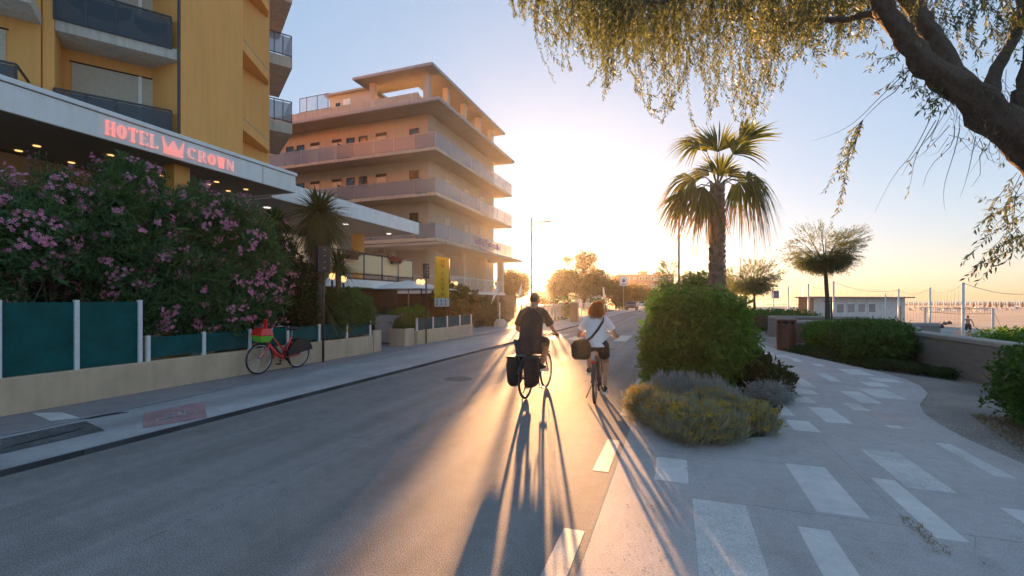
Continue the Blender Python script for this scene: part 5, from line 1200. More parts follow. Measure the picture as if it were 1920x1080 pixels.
b = W(1258, 560, 45); b.z = 0; c = W(1258, 522, 45); feather_tree('tamarisk_tree', 'roundish tamarisk left of the brown street lamp over the road end', b, 1.6, c, (1.3, 1.3, 1.5), 1000, M['tamarisk'], .1, None, .2, .035, k=9)
bush('garden_bush', 'sparse yellow green shrub behind the lamp left of the palm trunk', [(*W(1308, 535, 30), 1.1, 1.0, .9)], 260, 6, .16, .07, M['bushleaf'], zmin=.3)
# right hand beds
bush('clipped_hedge', 'broad dark green hedge at the end of the curved wall', [(5.12, 15.3, .55, .80, 1.5, .52), (5.2, 16.6, .5, .66, 1.1, .45), (4.85, 14.2, .45, .6, .6, .4)], 2600, 9, .075, .035, M['laurel'], p=3, zmin=.0, cat='hedge', noise=.1)
bush('clipped_hedge', 'yellow lit low bush to the left of the dark hedge behind the bin', [(5.0, 19.2, .45, .7, .8, .45), (4.75, 18.3, .35, .5, .5, .3)], 700, 8, .075, .035, M['bushleaf'], zmin=.0, cat='hedge')
bush('round_bush', 'glossy dark bush with upright leaf tips at the right edge', [(4.9, 7.6, .5, .92, 1.0, .62), (5.3, 7.2, .55, .9, .9, .62)], 2800, 10, .07, .024, M['laurel'], p=2.6, zmin=.0, up=.45, spread=.62)
bush('beach_shrub', 'thin bright green shrub beyond the wall at the right edge', [(*W(1905, 630, 16), 1.2, .8, .25)], 260, 8, .1, .03, M['bushleaf'], zmin=-.2)
bush('low_hedge', 'long green hedge behind the grey wall beside the bench', [(5.2, 30, .5, 2.6, 3.0, .62), (3.6, 27.5, .5, 1.0, 2.0, .6)], 1300, 8, .11, .05, M['laurel'], zmin=.0, cat='hedge')
# creeping ground cover
P = []
poly_e = lambda y: np.interp(y, [e[1] for e in edge], [e[0] for e in edge])
while len(P) < 9000:
    y = random.uniform(11.9, 17.6); x0 = poly_e(y)+.06; x1 = 5.5; x = random.uniform(x0, x1)
    if y < 13.2 and x < x0+(13.2-y)*.9*.7: continue
    h = .16+.06*math.sin(3*x)*math.sin(2*y); P.append((x, y, random.uniform(.02, h)*min(1, (x-x0)*3+.3)))
P = np.array(P); leaves(np.repeat(P, 4, 0), unit(len(P)*4)*.8+np.array([0, 0, .5]), .07, .02, 'ground_cover', M['ground_leaf'])
o = bpy.data.objects['ground_cover']; tag(o, 'dark creeping ground cover between the promenade curve and the hedge', 'ground cover')
P = []
while len(P) < 1500:
    y = random.uniform(6.3, 8.4); x = random.uniform(3.45+.25*(y-6.3), 4.5); P.append((x, y, 0))
P = np.array(P); leaves(P, unit(len(P))*.6+np.array([0, 0, .7]), .06, .008, 'dry_grass', M['straw']); tag(bpy.data.objects['dry_grass'], 'dry grass tufts at the foot of the right edge bush', 'grass')
# ================================================================ RIGHT SIDE
# curved concrete wall with rounded coping
M['wallgrey'] = mat('board_marked_concrete', (.24, .20, .17), .9, var=.16, scale=3, bump=.5, bscale=35, stretch=(1, 1, 6))
M['coping'] = mat('concrete_coping', (.33, .30, .27), .85, var=.12, scale=6, bump=.3)
def path_wall(name, pts, h, th, label, m=None, cop=None, z0=-.1):
    t = thing(name, (*pts[0], 0), label, 'wall'); P = [Vector((*p, 0)) for p in pts]
    def sweep(prof, nm, mm):
        rings = []
        for i, p in enumerate(P):
            d = (P[min(i+1, len(P)-1)]-P[max(i-1, 0)]).normalized(); n = Vector((-d.y, d.x, 0)); rings.append([p+n*a+Vector((0, 0, z)) for a, z in prof])
        return MB().loft(rings).build(nm, mm, t)
    sweep([(-th/2, z0), (th/2, z0), (th/2, h-.11), (-th/2, h-.11)], 'wall_body', m or M['wallgrey'])
    sweep([(-th/2-.02, h-.10), (th/2+.02, h-.10), (th/2+.02, h-.025), (th/2-.01, h), (-th/2+.01, h), (-th/2-.02, h-.025)], 'coping', cop or M['coping'])
    return t
path_wall('beach_wall', [(5.85, -2), (5.85, 6), (5.84, 10), (5.82, 12), (5.8, 13.6), (5.85, 14.8), (6.1, 15.9), (6.6, 16.7)], .87, .3, 'long low concrete wall with rounded coping curving along the gravel at right')
w1 = G(1434, 630); path_wall('beach_wall', [(w1.x+.15, w1.y), (w1.x+1.2, w1.y+.05), (w1.x+4.0, w1.y+.1)], .94, .3, 'pale grey concrete wall end behind the rubbish bin, beside the bench')
p = W(1755, 607, 15.6); path_wall('beach_wall', [(5.9, 18.6), (p.x, p.y)], .88, .3, 'short grey wall stub beyond the hedge, ending above the sand')
p = W(1490, 604, 18.5); path_wall('beach_wall', [(w1.x+.5, 20.6), (w1.x+2.6, 20.9)], .86, .4, 'brown wall block directly behind the rubbish bin', mat('brown_wall', (.16, .10, .08), .85, var=.12), M['coping'])
# bin
b = G(1474, 656); t = thing('rubbish_bin', b, 'tall round brown metal rubbish bin beside the curved path', 'bin')
bm = mat('bin_metal', (.13, .055, .035), .45, metal=.2, var=.15, scale=8)
MB().loft([[(b.x+r*math.cos(2*math.pi*i/36), b.y+r*math.sin(2*math.pi*i/36), z) for i in range(36)] for z, r in ((.0, .27), (.02, .29), (.84, .30), (.85, .285))]).build('drum', bm, t, smooth=False, bevel=.004)
MB().loft([[(b.x+r*math.cos(2*math.pi*i/36), b.y+r*math.sin(2*math.pi*i/36), z) for i in range(36)] for z, r in ((.96, .30), (.985, .315), (1.02, .305), (1.04, .25), (1.05, .1))]).build('lid', bm, t, smooth=False)
mb = MB()
for k in range(8):
    a0 = k*math.pi/4; pts = [(b.x+.293*math.cos(a0+j*.035), b.y+.293*math.sin(a0+j*.035)) for j in range(9)]; mb.loft([[(x, y, .84), (b.x+(x-b.x)*.96, b.y+(y-b.y)*.96, .84), (b.x+(x-b.x)*.96, b.y+(y-b.y)*.96, .965), (x, y, .965)] for x, y in pts])
mb.build('slotted_rim', bm, t); MB().cyl((b.x, b.y, .83), (b.x, b.y, .96), .255, n=24).build('liner', M['black'], t)
# bench behind the bush
b = G(1412, 628); t = thing('bench', b, 'dark slatted bench half hidden behind the green bushes', 'bench')
for k in range(5): MB().box((b.x, b.y-.2+k*.1, .44), (1.5, .075, .03)).build('slat', M['brownmetal'], t)
for k in range(4): MB().box((b.x, b.y+.30+k*.02, .55+k*.1), (1.5, .03, .075)).build('slat', M['brownmetal'], t)
for s in (-1, 1): MB().tube([(b.x+s*.6, b.y-.2, 0), (b.x+s*.6, b.y-.2, .42), (b.x+s*.6, b.y+.25, .42), (b.x+s*.6, b.y+.36, .9)], .02, 6).build('leg', M['darkmetal'], t); MB().tube([(b.x+s*.6, b.y+.25, .42), (b.x+s*.6, b.y+.3, 0)], .02, 6).build('leg', M['darkmetal'], t)

# ---------------------------------------------------------------- big leaning tree overhead
tr = thing('leaning_tree', (5.6, 6.6, 0), 'big old leaning tree at right whose drooping leafy twigs cover the top of the view', 'tree')
def crook(pts, n=5, amp=.03):
    out = []; P = [Vector(p) for p in pts]
    for i in range(len(P)-1):
        p0 = P[max(i-1, 0)]; p1 = P[i]; p2 = P[i+1]; p3 = P[min(i+2, len(P)-1)]
        for k in range(n):
            u = k/n; q = .5*((2*p1)+(p2-p0)*u+(2*p0-5*p1+4*p2-p3)*u*u+(3*p1-p0-3*p2+p3)*u**3); out.append(q+Vector(rng.normal(size=3))*amp)
    out.append(P[-1]); return out
def limb(mb, ctrl, amp=.015, n=12, parent_end=None):
    P = [Vector(c[:3]) for c in ctrl]; rr_ = [c[3] for c in ctrl]; q = crook(P, 5, amp); r = np.interp(np.linspace(0, len(P)-1, len(q)), range(len(P)), rr_)
    r = [x*.80*(1+.06*math.sin(i*1.3)+rng.normal()*.03) for i, x in enumerate(r)]; v0 = len(mb.v); nn = n*2; mb.tube(q, r, nn)
    for i, c in enumerate(q):                              # bark ridges winding along the limb
        for k in range(nn):
            j = v0+i*nn+k; an = 2*math.pi*k/nn; v = Vector(mb.v[j]); f = 1+.07*math.sin(5*an+i*.35)+.05*math.sin(9*an-i*.6)+.04*math.sin(13*an+i*1.1)+rng.normal()*.018; mb.v[j] = tuple(c+(v-c)*f)
    return q
def WZ(px, py, Z, r): v = W(px, py, Z); return (v.x, v.y, v.z, r)
mb = MB(); allb = []
limb(mb, [(5.6, 6.6, -.1, .42), (5.45, 6.8, .8, .36), (5.0, 7.1, 1.7, .33), WZ(2050, 420, 5.3, .30), WZ(1928, 268, 5.15, .255), WZ(1850, 210, 5.0, .20), WZ(1790, 152, 4.9, .165), WZ(1728, 118, 4.85, .135), WZ(1692, 62, 4.8, .115), WZ(1655, 0, 4.75, .10), WZ(1615, -70, 4.8, .085), WZ(1540, -110, 4.9, .07)], .012, 16)
limb(mb, [WZ(1800, 165, 4.9, .16), WZ(1768, 110, 5.05, .12), WZ(1735, 50, 5.15, .105), WZ(1702, -10, 5.25, .10), WZ(1660, -110, 5.4, .08)], .012, 12)
limb(mb, [WZ(1930, 270, 5.15, .22), WZ(1915, 195, 5.0, .12), WZ(1935, 110, 4.9, .10), WZ(1960, 20, 4.8, .08)], .012, 12)
limb(mb, [WZ(1842, 205, 5.0, .14), WZ(1866, 140, 5.15, .075), WZ(1898, 75, 5.3, .065), WZ(1915, 0, 5.4, .055), WZ(1930, -80, 5.5, .05)], .012, 10)
limb(mb, [WZ(1690, 60, 4.8, .09), WZ(1640, 30, 4.9, .045), WZ(1560, 35, 5.1, .035), WZ(1480, 42, 5.3, .022), WZ(1410, 30, 5.5, .012)], .012, 8)
for (z0, z1, z2, z3) in (((1540, -110, 4.9), (1400, -60, 5.2), (1230, -50, 5.6), (1060, -20, 6.2)), ((1540, -110, 4.9), (1450, -90, 5.8), (1300, -70, 6.6), (1130, -40, 7.3)), ((1615, -70, 4.8), (1560, -60, 5.8), (1420, -40, 6.8), (1250, -30, 7.6)), ((1540, -110, 4.9), (1420, -160, 4.8), (1280, -170, 4.9), (1120, -140, 5.2)), ((1400, -60, 5.2), (1300, -10, 5.3), (1200, 10, 5.5), (1120, 30, 5.7)), ((1660, -110, 5.4), (1600, -60, 6.2), (1540, -10, 6.8), (1480, 30, 7.2)), ((1702, -10, 5.25), (1760, -60, 5.5), (1840, -60, 5.8), (1900, -20, 6.0))):
    q = limb(mb, [WZ(*z0, .065), WZ(*z1, .04), WZ(*z2, .026), WZ(*z3, .008)], .03, 8); allb.append(q)
mb.build('trunk', M['bark'], tr, smooth=True)
lb = [(960, 12), (1000, 28), (1022, 60), (1035, 128), (1060, 138), (1085, 70), (1115, 190), (1150, 200), (1172, 110), (1200, 150), (1225, 175), (1240, 238), (1262, 240), (1285, 150), (1310, 215), (1345, 225), (1362, 150), (1400, 235), (1420, 215), (1450, 170), (1475, 110), (1500, 90), (1530, 105), (1565, 120), (1600, 85), (1650, 50)]
bnd = lambda x: float(np.interp(x, [a for a, _ in lb], [b for _, b in lb]))
LB, LD, tw = [], [], MB()
def strand(top, tip, sway=.06, lf=1.0, start=0.0, sp=.023, thick=.0025, dens=2):
    top = Vector(top); tip = Vector(tip); L_ = (tip-top).length; n = max(4, int(L_/sp)); a = Vector(rng.normal(size=3))*sway*L_; b = Vector(rng.normal(size=3))*sway*L_; pts = []
    for i in range(n+1):
        u = i/n; p = top.lerp(tip, u)+a*math.sin(math.pi*u)+b*math.sin(2*math.pi*u)*.5; pts.append(p)
    tw.tube(pts[::4]+[pts[-1]], [thick*(1.15-u) for u in np.linspace(0, 1, len(pts[::4])+1)], 3, cap=False)
    for i in range(1, n+1):
        if i/n < start: continue
        t_ = (pts[i]-pts[i-1]).normalized()
        for k in range(dens):
            if random.random() > lf: continue
            o_ = Vector(rng.normal(size=3)); o_ -= t_*o_.dot(t_); o_.normalize(); LB.append(tuple(pts[i])); LD.append(tuple(t_*.55+o_*.75+Vector((0, 0, -.45))))
def clump(px, Z, ylow, ns, rad=.13):
    c = W(px, 0, Z); ztop = W(px, random.uniform(-110, -40), Z).z
    for _ in range(ns):
        ox, oy = rng.normal(size=2)*rad; yl = ylow+14-abs(rng.normal())*55
        tip = W(px, yl, Z); tip += Vector((ox*.7, oy, 0)); top = Vector((c.x+ox*1.5, c.y+oy*1.5, max(ztop-abs(rng.normal())*.3, tip.z+.35))); strand(top, tip, .09, .85)
for px in list(range(972, 1650, 11)):
    Z = random.uniform(5.0, 7.4); clump(px+random.uniform(-6, 6), Z, bnd(px)*random.choice([1.0, .98, .8, .6, .45]), random.choice([5, 8, 11]))
for _ in range(62):                                       # fill higher up, behind and before
    px = random.uniform(1060, 1660); Z = random.uniform(4.9, 7.8); clump(px, Z, min(bnd(px)*.6, random.uniform(20, 105)), 10, .2)
for _ in range(30):                                       # sparse leaves round the limbs at right
    px = random.uniform(1680, 1940); Z = random.uniform(4.6, 6.2); clump(px, Z, random.uniform(10, 130), 4, .12)
mid = W(1618, 225, 4.9)
for a, b in (((1702, 142, 4.9), (1618, 225, 4.9)),): strand(W(*a), W(*b), .03, 0, sp=.05, thick=.006)
for k in range(6): strand(mid, W(1568+rng.normal()*8, 400-k*22, 4.9), .05, .75, .12, thick=.004)
for a, b, s, l in (((1700, 135, 4.9), (1520, 265, 4.9), .04, .0), ((1745, 220, 4.9), (1640, 398, 4.85), .06, .0), ((1760, 225, 4.9), (1690, 330, 4.9), .05, .25), ((1790, 235, 4.8), (1730, 350, 4.8), .05, 0), ((1800, 240, 4.9), (1772, 395, 4.9), .05, 0), ((1780, 235, 4.9), (1715, 300, 4.8), .05, 0), ((1830, 255, 4.9), (1800, 370, 4.9), .05, 0), ((1850, 270, 4.9), (1822, 350, 4.9), .05, 0), ((1755, 225, 4.9), (1700, 368, 4.8), .04, .15)):
    strand(W(*a), W(*b), s, l, .3, .03, .0045)
for k in range(22):                                       # short leafy sprays under the limb
    px = random.uniform(1640, 1800); y0 = 60+(px-1640)*.75+random.uniform(0, 40); a = W(px, y0, 4.75+random.random()*.3); strand(a, a+Vector((-.30*random.random()*CA, -.1, -.06-.26*random.random())), .08, .8, .1, .02, .003)
for k in range(26):                                       # leafy shoots hanging at the right edge
    a = W(random.uniform(1880, 1960), random.uniform(320, 440), 4.0+random.random()*.6); strand(a, a+Vector((-.42*random.random(), -.1*random.random(), -.1-.42*random.random())), .08, .75, .1, .024, .003)
for k in range(60):                                       # tangled leafless twigs on the trunk
    a = W(random.uniform(1760, 1900), random.uniform(130, 260), 4.75); strand(a, a+Vector((rng.normal()*.15, -.05, -.15-random.random()*.35)), .12, .05, 0, .04, .0028)
tw.build('twigs', M['twig'], tr); stuff(tr.children[-1])
leaves(np.array(LB), np.array(LD), .064, .0155, 'foliage', M['willow'], tr)

# ---------------------------------------------------------------- beach
def bpole(px, ytop, Z, label, r=.06, zt=None):
    p = W(px, ytop, Z); t = thing('net_post', (p.x, p.y, -1.5), label, 'post', 'tall posts round the beach courts'); MB().tube([(p.x, p.y, -1.5), (p.x, p.y, p.z)], r, 8).build('pole', M['whitemetal'], t, smooth=True)
    MB().cyl((p.x, p.y, p.z), (p.x, p.y, p.z+.03), r*1.15).build('cap', M['steel'], t); return p
tops = [bpole(1563, 528, 33, 'tall court post just right of the tamarisk trunk'), bpole(1685, 543, 36, 'court post before the right end of the beach hut'), bpole(1744, 540, 32, 'court post between the hut and the man on the sand'), bpole(1806, 531, 23.5, 'nearest and tallest looking court post beside the man on the sand', .065),
        bpole(1516, 533, 38, 'court post in front of the left end of the beach hut'), bpole(1478, 537, 44, 'court post left of the beach hut'), bpole(1450, 540, 50, 'farthest court post, nearest the distant tamarisks'), bpole(1660, 552, 44, 'thin short court post at the middle of the beach hut', .04)]
t = thing('court_net', (tops[3].x, tops[3].y, -1.5), 'fine protective net strung between the tall beach posts', 'net'); mb = MB(); 
for a, b in ((4, 0), (0, 1), (1, 2), (2, 3)):
    p, q = tops[a], tops[b]; pts = [p.lerp(q, k/10)-Vector((0, 0, .05+.35*math.sin(math.pi*k/10))) for k in range(11)]; mb.tube(pts, .012, 4)
    for k in range(1, 10): mb.tube([pts[k], Vector((pts[k].x, pts[k].y, -1.2))], .004, 3)
r_ = W(1960, 548, 23.0); pts = [tops[3].lerp(r_, k/8)-Vector((0, 0, .3*math.sin(math.pi*k/8))) for k in range(9)]; mb.tube(pts, .012, 4); stuff(mb.build('net_cords', M['steel'], t))
# low volleyball net
a = W(1862, 578, 20.5); b = W(1735, 576, 24.5); t = thing('volleyball_net', (a.x, a.y, -1.5), 'low sports net with thin white posts near the man on the sand', 'net')
for q in (a, b): MB().tube([(q.x, q.y, -1.5), q], .045, 8).build('post', M['whitemetal'], t)
mb = MB()
for z_ in (0, -.25): mb.tube([a+Vector((0, 0, z_)), (a+b)/2+Vector((0, 0, z_-.06)), b+Vector((0, 0, z_))], .012, 4)
for k in range(30): q = a.lerp(b, k/29); mb.tube([q, q-Vector((0, 0, .28))], .005, 3)
mb.tube([a-Vector((0, 0, .1)), a+Vector((.7, -.5, -2.6))], .008, 3); stuff(mb.build('netting', M['deadleaf'], t))
# beach hut
o_ = W(1521, 590, 52); e_ = W(1697, 590, 58); o_.z = e_.z = 0; d = (e_-o_).normalized(); n = Vector((-d.y, d.x, 0)); L_ = (e_-o_).length
t = thing('beach_hut', (o_.x, o_.y, -1.5), 'long pale beach hut with a flat projecting roof and a wooden end', 'hut')
rz = math.atan2(d.y, d.x); zt = 1.65+52*7/853-.0
def hb(u0, u1, v0, v1, z0, z1, nm, m, par=None): c = o_+d*((u0+u1)/2)+n*((v0+v1)/2); return MB().box((c.x, c.y, (z0+z1)/2), (u1-u0, v1-v0, z1-z0), rz).build(nm, m, par or t)
hb(0, L_, 0, 1.5, -1.5, zt-.15, 'wall', mat('hut_wall', (.62, .59, .58), .8, var=.1, scale=2)); hb(-.3, L_+.6, -.8, 1.8, zt-.15, zt, 'roof', mat('hut_roof', (.26, .22, .19), .8, var=.1))
hb(-.02, .35, -.05, 1.55, -1.5, zt-.16, 'wooden_end', mat('varnished_wood', (.36, .17, .07), .6, var=.25, scale=4))
for k in range(5): f = hb(2.2+k*1.9, 3.6+k*1.9, -.06, 0, .1, 1.3, 'window', M['whitemetal']); hb(2.3+k*1.9, 3.5+k*1.9, -.07, -.06, .2, 1.2, 'pane', M['glassgrey'], f)
hb(L_-1.6, L_-.8, -.05, 0, -1.5, .9, 'door', mat('hut_door', (.42, .28, .12), .7))
for k in range(int(L_/1.1)): hb(k*1.1+.3, k*1.1+.34, -.03, 0, -1.5, 0, 'batten', M['whitemetal'])
# closed parasols and sunbeds in rows near the water
def closed_parasol(c, Hh=2.4): 
    return MB().loft([[(r*math.cos(a)*(1+.2*math.cos(4*a)), r*math.sin(a)*(1+.2*math.cos(4*a)), z) for a in [i*math.pi/5 for i in range(10)]] for z, r in ((.45, .30), (.6, .36), (1.4, .22), (2.2, .08), (2.4, .02))]).tube([(0, 0, 0), (0, 0, .5)], .04, 6)
mr = mesh_of(closed_parasol(0), 'closed_parasol'); mr.materials.append(mat('parasol_red', (.20, .02, .02), .9)); mg = mesh_of(closed_parasol(0), 'closed_parasol'); mg.materials.append(mat('parasol_grey', (.22, .23, .27), .9)); md = mesh_of(closed_parasol(0), 'closed_parasol'); md.materials.append(mat('parasol_black', (.03, .03, .035), .9))
def place(me, px, Z, lab, cat, grp, nm, s=1.0):
    p = W(px, 563, Z); o = bpy.data.objects.new(nm, me); COL.objects.link(o); o.location = (p.x, p.y, -1.5); o.scale = (s, s, s); o.rotation_euler = (0, 0, random.random()*3); tag(o, lab, cat, grp)
for px, wh in ((1825, 'leftmost'), (1846, 'second from the left'), (1856, 'third from the left'), (1868, 'just left of the black one'), (1893, 'first right of the black one'), (1899, 'second right of the black one'), (1917, 'rightmost at the picture edge')): place(mr, px, 178+random.random()*6, 'closed dark red parasol near the sea, '+wh, 'parasol', 'closed dark red parasols', 'closed_parasol', 1.1)
place(md, 1878, 180, 'closed black parasol standing among the dark red ones', 'parasol', None, 'closed_parasol', 1.1)
for px in np.arange(1697, 1925, 4.6): place(mg, px+random.uniform(-1, 1), 225+random.random()*14, 'one of the closed grey parasols in the hazy rows along the water', 'parasol', 'closed grey parasols', 'closed_parasol', 1.1)
sb = MB().box((0, 0, .35), (.7, 1.3, .1)); sb.box((0, .85, .55), (.7, .6, .08), M=Matrix.Rotation(R(40), 3, 'X'))
for a in (-1, 1):
    for b in (-.5, .7): sb.box((a*.3, b, .15), (.06, .06, .3))
ms = mesh_of(sb, 'sunbed'); ms.materials.append(M['white']); mo = mesh_of(sb, 'sunbed'); mo.materials.append(mat('orange_canvas', (.55, .30, .16), .9))
for k in range(70): px = random.uniform(1700, 1925); place(ms if k % 5 else mo, px, random.uniform(125, 185), 'one of the pale sunbeds in rows before the closed parasols' if k % 5 else 'one of the orange canvas sunbeds among the pale ones', 'sunbed', 'pale sunbeds' if k % 5 else 'orange sunbeds', 'sunbed', 1.0)
# dark bags and a dog sized bundle on the sand
for px, py, s, lab in ((1763, 609, 1.0, 'large dark bag lying on the sand left of the bather'), (1771, 603, .75, 'smaller dark bag just behind the large one on the sand'), (1780, 602, .8, 'upright dark box standing on the sand right of two bags')):
    p = W(px, py, 3.15*853/(py+6-563)); c = (p.x, p.y, -1.5); t = thing('beach_bag', c, lab, 'bag')
    MB().loft([[(c[0]+w_*s*math.cos(a), c[1]+w_*.6*s*math.sin(a), -1.5+z*s) for a in [i*math.pi/6 for i in range(12)]] for z, w_ in ((0, .32), (.12, .38), (.35, .30), (.5, .15))]).build('bag_body', M['black'], t, smooth=True)
    MB().tube([(c[0]-.15*s, c[1], -1.5+.4*s), (c[0], c[1], -1.5+.7*s), (c[0]+.15*s, c[1], -1.5+.4*s)], .02, 5).build('handle', M['black'], t)
p = W(1806, 633, 3.15*853/(70)); mbx = MB().ball((p.x, p.y, -1.5), (.75, .6, .62), 16, 10).build('beach_tent', mat('pink_orange_cloth', (.62, .36, .28), .8), smooth=True); tag(mbx, 'small pale orange mound like tent just beyond the wall below the man', 'tent')
# bather
Zb = 41.0; p = W(1815, 563, Zb); bt = thing('person', (0, 0, 0), 'bare chested man in black shorts walking on the sand', 'person')
J = [(0, 0, .95), (0, 0, 1.15), (0, 0, 1.40), (0, 0, 1.50), (0, .02, 1.60), (0, .03, 1.70), (-.2, 0, 1.42), (-.27, -.05, 1.15), (-.30, .05, .90), (.2, 0, 1.42), (.30, -.08, 1.16), (.36, 0, .92), (-.1, 0, .92), (-.12, .12, .50), (-.12, -.02, .08), (.1, 0, .92), (.14, -.02, .5), (.2, -.28, .1), (-.12, .12, .03), (.2, -.15, .03)]
E = [(0, 1), (1, 2), (2, 3), (3, 4), (4, 5), (2, 6), (6, 7), (7, 8), (2, 9), (9, 10), (10, 11), (0, 12), (12, 13), (13, 14), (0, 15), (15, 16), (16, 17), (14, 18), (17, 19)]
skin_mesh('body', J, E, [(.14, .11), (.13, .1), (.15, .1), .05, .08, .085, .05, .04, .03, .05, .04, .03, .09, .06, .04, .09, .06, .04, .035, .035], M['skin'], bt)
MB().ball((0, .02, 1.68), (.085, .1, .11), 12, 8).build('hair', M['hairbrown'], bt, smooth=True)
q = MB(); q.loft([ellring((0, 0, z), w_, d_, 14) for z, w_, d_ in ((.82, .19, .14), (.95, .185, .14), (1.04, .17, .125))])
for s, k_ in ((-1, (-.12, .12, .5)), (1, (.14, -.02, .5))): q.tube([(s*.09, 0, .95), Vector((s*.1, 0, .92)).lerp(Vector(k_), .5), k_], [.12, .115, .10], 12)
q.build('shorts', M['black'], bt, smooth=True); 
for s, h in ((-1, (-.30, .05, .90)), (1, (.36, 0, .92))): mb = MB(); hand(mb, h, (0, .1, -1), (-s, 0, 0)); mb.build('hand', M['skin'], bt, smooth=True)
bt.location = (p.x, p.y, -1.5); bt.rotation_euler = (0, 0, R(-20))
# beached sailing boats with thin masts
for i, (px, ht, Z, lab) in enumerate(((1436, 9, 150, 'leftmost distant beached sailing boat with a thin mast'), (1448, 7, 140, 'second distant sailing boat from the left beyond the green hedge'), (1466, 15, 160, 'distant sailing boat with the tallest thin mast'), (1492, 8, 140, 'distant sailing boat right of the tallest mast'), (1505, 7, 150, 'distant sailing boat just left of the beach hut'))):
    p = W(px, 563, Z); t = thing('sailing_boat', (p.x, p.y, -1.5), lab, 'boat')
    MB().loft([[(p.x+x, p.y+a*wd, -1.5+z) for a, z in ((-1, 1.0), (-.6, .3), (0, 0), (.6, .3), (1, 1.0))] for x, wd in ((-3, .05), (-1.5, .7), (0, 1), (2, .9), (2.6, .7))]).build('hull', M['white'], t); MB().tube([(p.x, p.y, -.9), (p.x, p.y, -.9+ht)], .06, 6).build('mast', M['steel'], t)
    MB().tube([(p.x, p.y, .2), (p.x+2.2, p.y, .3)], .1, 6).build('boom', M['glassgrey'], t)
for px, w_, lab in ((1446, 1.0, 'blue and white flag on a short mast beyond the hedge'),):
    p = W(px, 548, 60); t = thing('flag', (p.x, p.y, -1.5), lab, 'flag'); MB().tube([(p.x, p.y, -1.5), (p.x, p.y, 3.3)], .04, 6).build('pole', M['steel'], t); MB().box((p.x+.5, p.y, 2.4), (.9, .03, 1.0), .3).build('cloth', mat('flag_blue', (.08, .10, .22), .8), t)
# ================================================================ FAR STREET
def leafy_tree(label, px, Z, ells, n, trunk=.2, k=7, L_=.3, w_=.16, m=None, name='broadleaf_tree', group=None):
    E_ = [(*W(x, y, Z+dz), a, b, c) for x, y, dz, a, b, c in ells]; base = W(px, 560, Z); t = thing(name, (base.x, base.y, 0), label, 'tree', group)
    P, D = blobpts(E_, n, 2, .45, .8, .25); Bs, d = rosette(P, D, k, .85, L_*.5); leaves(Bs, d, L_, w_, 'crown', m or M['farleaf'], t)
    mb = MB(); c = Vector(E_[0][:3]); mb.tube([(base.x, base.y, 0), (base.x, base.y, c.z*.5), c], [trunk, trunk*.8, trunk*.5], 8)
    for e in E_:
        for _ in range(5): u = Vector(unit(1)[0]); mb.tube([Vector((base.x, base.y, c.z*.45)), Vector(e[:3])-Vector((0, 0, e[5]*.4)), Vector(e[:3])+Vector((u.x*e[3], u.y*e[4], abs(u.z)*e[5]))*.8], [trunk*.5, trunk*.3, .02], 5)
    mb.build('trunk', M['bark'], t); return t
leafy_tree('golden backlit tree just right of the peach hotel and left of the sun', 966, 62, [(961, 532, 0, 1.9, 2.0, 1.7), (945, 545, 1, 1.5, 1.6, 1.4), (980, 535, -1, 1.0, 1.3, 1.7), (955, 520, 0, 1.1, 1.1, 1.0)], 1000)
leafy_tree('tallest backlit tree right of the sun with a round topmost tuft', 1095, 75, [(1095, 535, 0, 3.8, 3.5, 2.4), (1097, 492, 0, 1.9, 1.8, 2.0), (1070, 520, 0, 1.5, 1.5, 1.2), (1122, 520, 0, 1.7, 1.7, 1.4), (1052, 540, 1, 2.0, 2.0, 2.0), (1063, 487, 0, .7, .7, .5), (1136, 540, 0, 2.0, 2.0, 1.5)], 2900, .3)
leafy_tree('low backlit tree at the immediate right of the sun', 1040, 70, [(1042, 537, 0, 1.2, 1.4, 1.8), (1054, 530, 0, 1.3, 1.4, 2.0)], 800)
leafy_tree('small tree low in the glare directly beneath the sun', 1012, 52, [(1012, 573, 0, 1.1, 1.2, .7)], 220, .1)
g = 'trees lining the left side of the road in the distance'
for i, (px, Z, y, r, lab) in enumerate(((1155, 85, 545, 2.8, 'broad dark tree right of the tallest backlit tree'), (1178, 100, 550, 2.6, 'roadside tree behind the small white sign'), (1193, 112, 549, 2.8, 'roadside tree before the left part of the brick flats'), (1210, 125, 553, 2.4, 'roadside tree before the middle of the brick flats'), (1222, 140, 556, 2.2, 'farthest roadside tree where the road ends'), (1238, 150, 556, 2.6, 'tree closing the end of the road by the tamarisk'))):
    leafy_tree(lab, px, Z, [(px, y, 0, r, r, r*.85), (px+5, y+9, 0, r*.8, r*.8, r*.7)], 520, .2, 6, .4, .22, M['farleaf'], group=g)
# tall shrubs and hedges along the far pavement
for px, Z, lab in ((1108, 40, 'clipped hedge block behind the white railings left of the woman'), (1150, 58, 'round green hedge right of the woman, beside the far pavement'), (1185, 85, 'green hedge at the far bend of the pavement')):
    p = W(px, 585, Z); bush('roadside_hedge', lab, [(min(p.x, -9.5), p.y, .9, 1.0, 2.2, 1.0)], 380, 7, .14, .07, M['laurel'], p=4, zmin=0, cat='hedge')
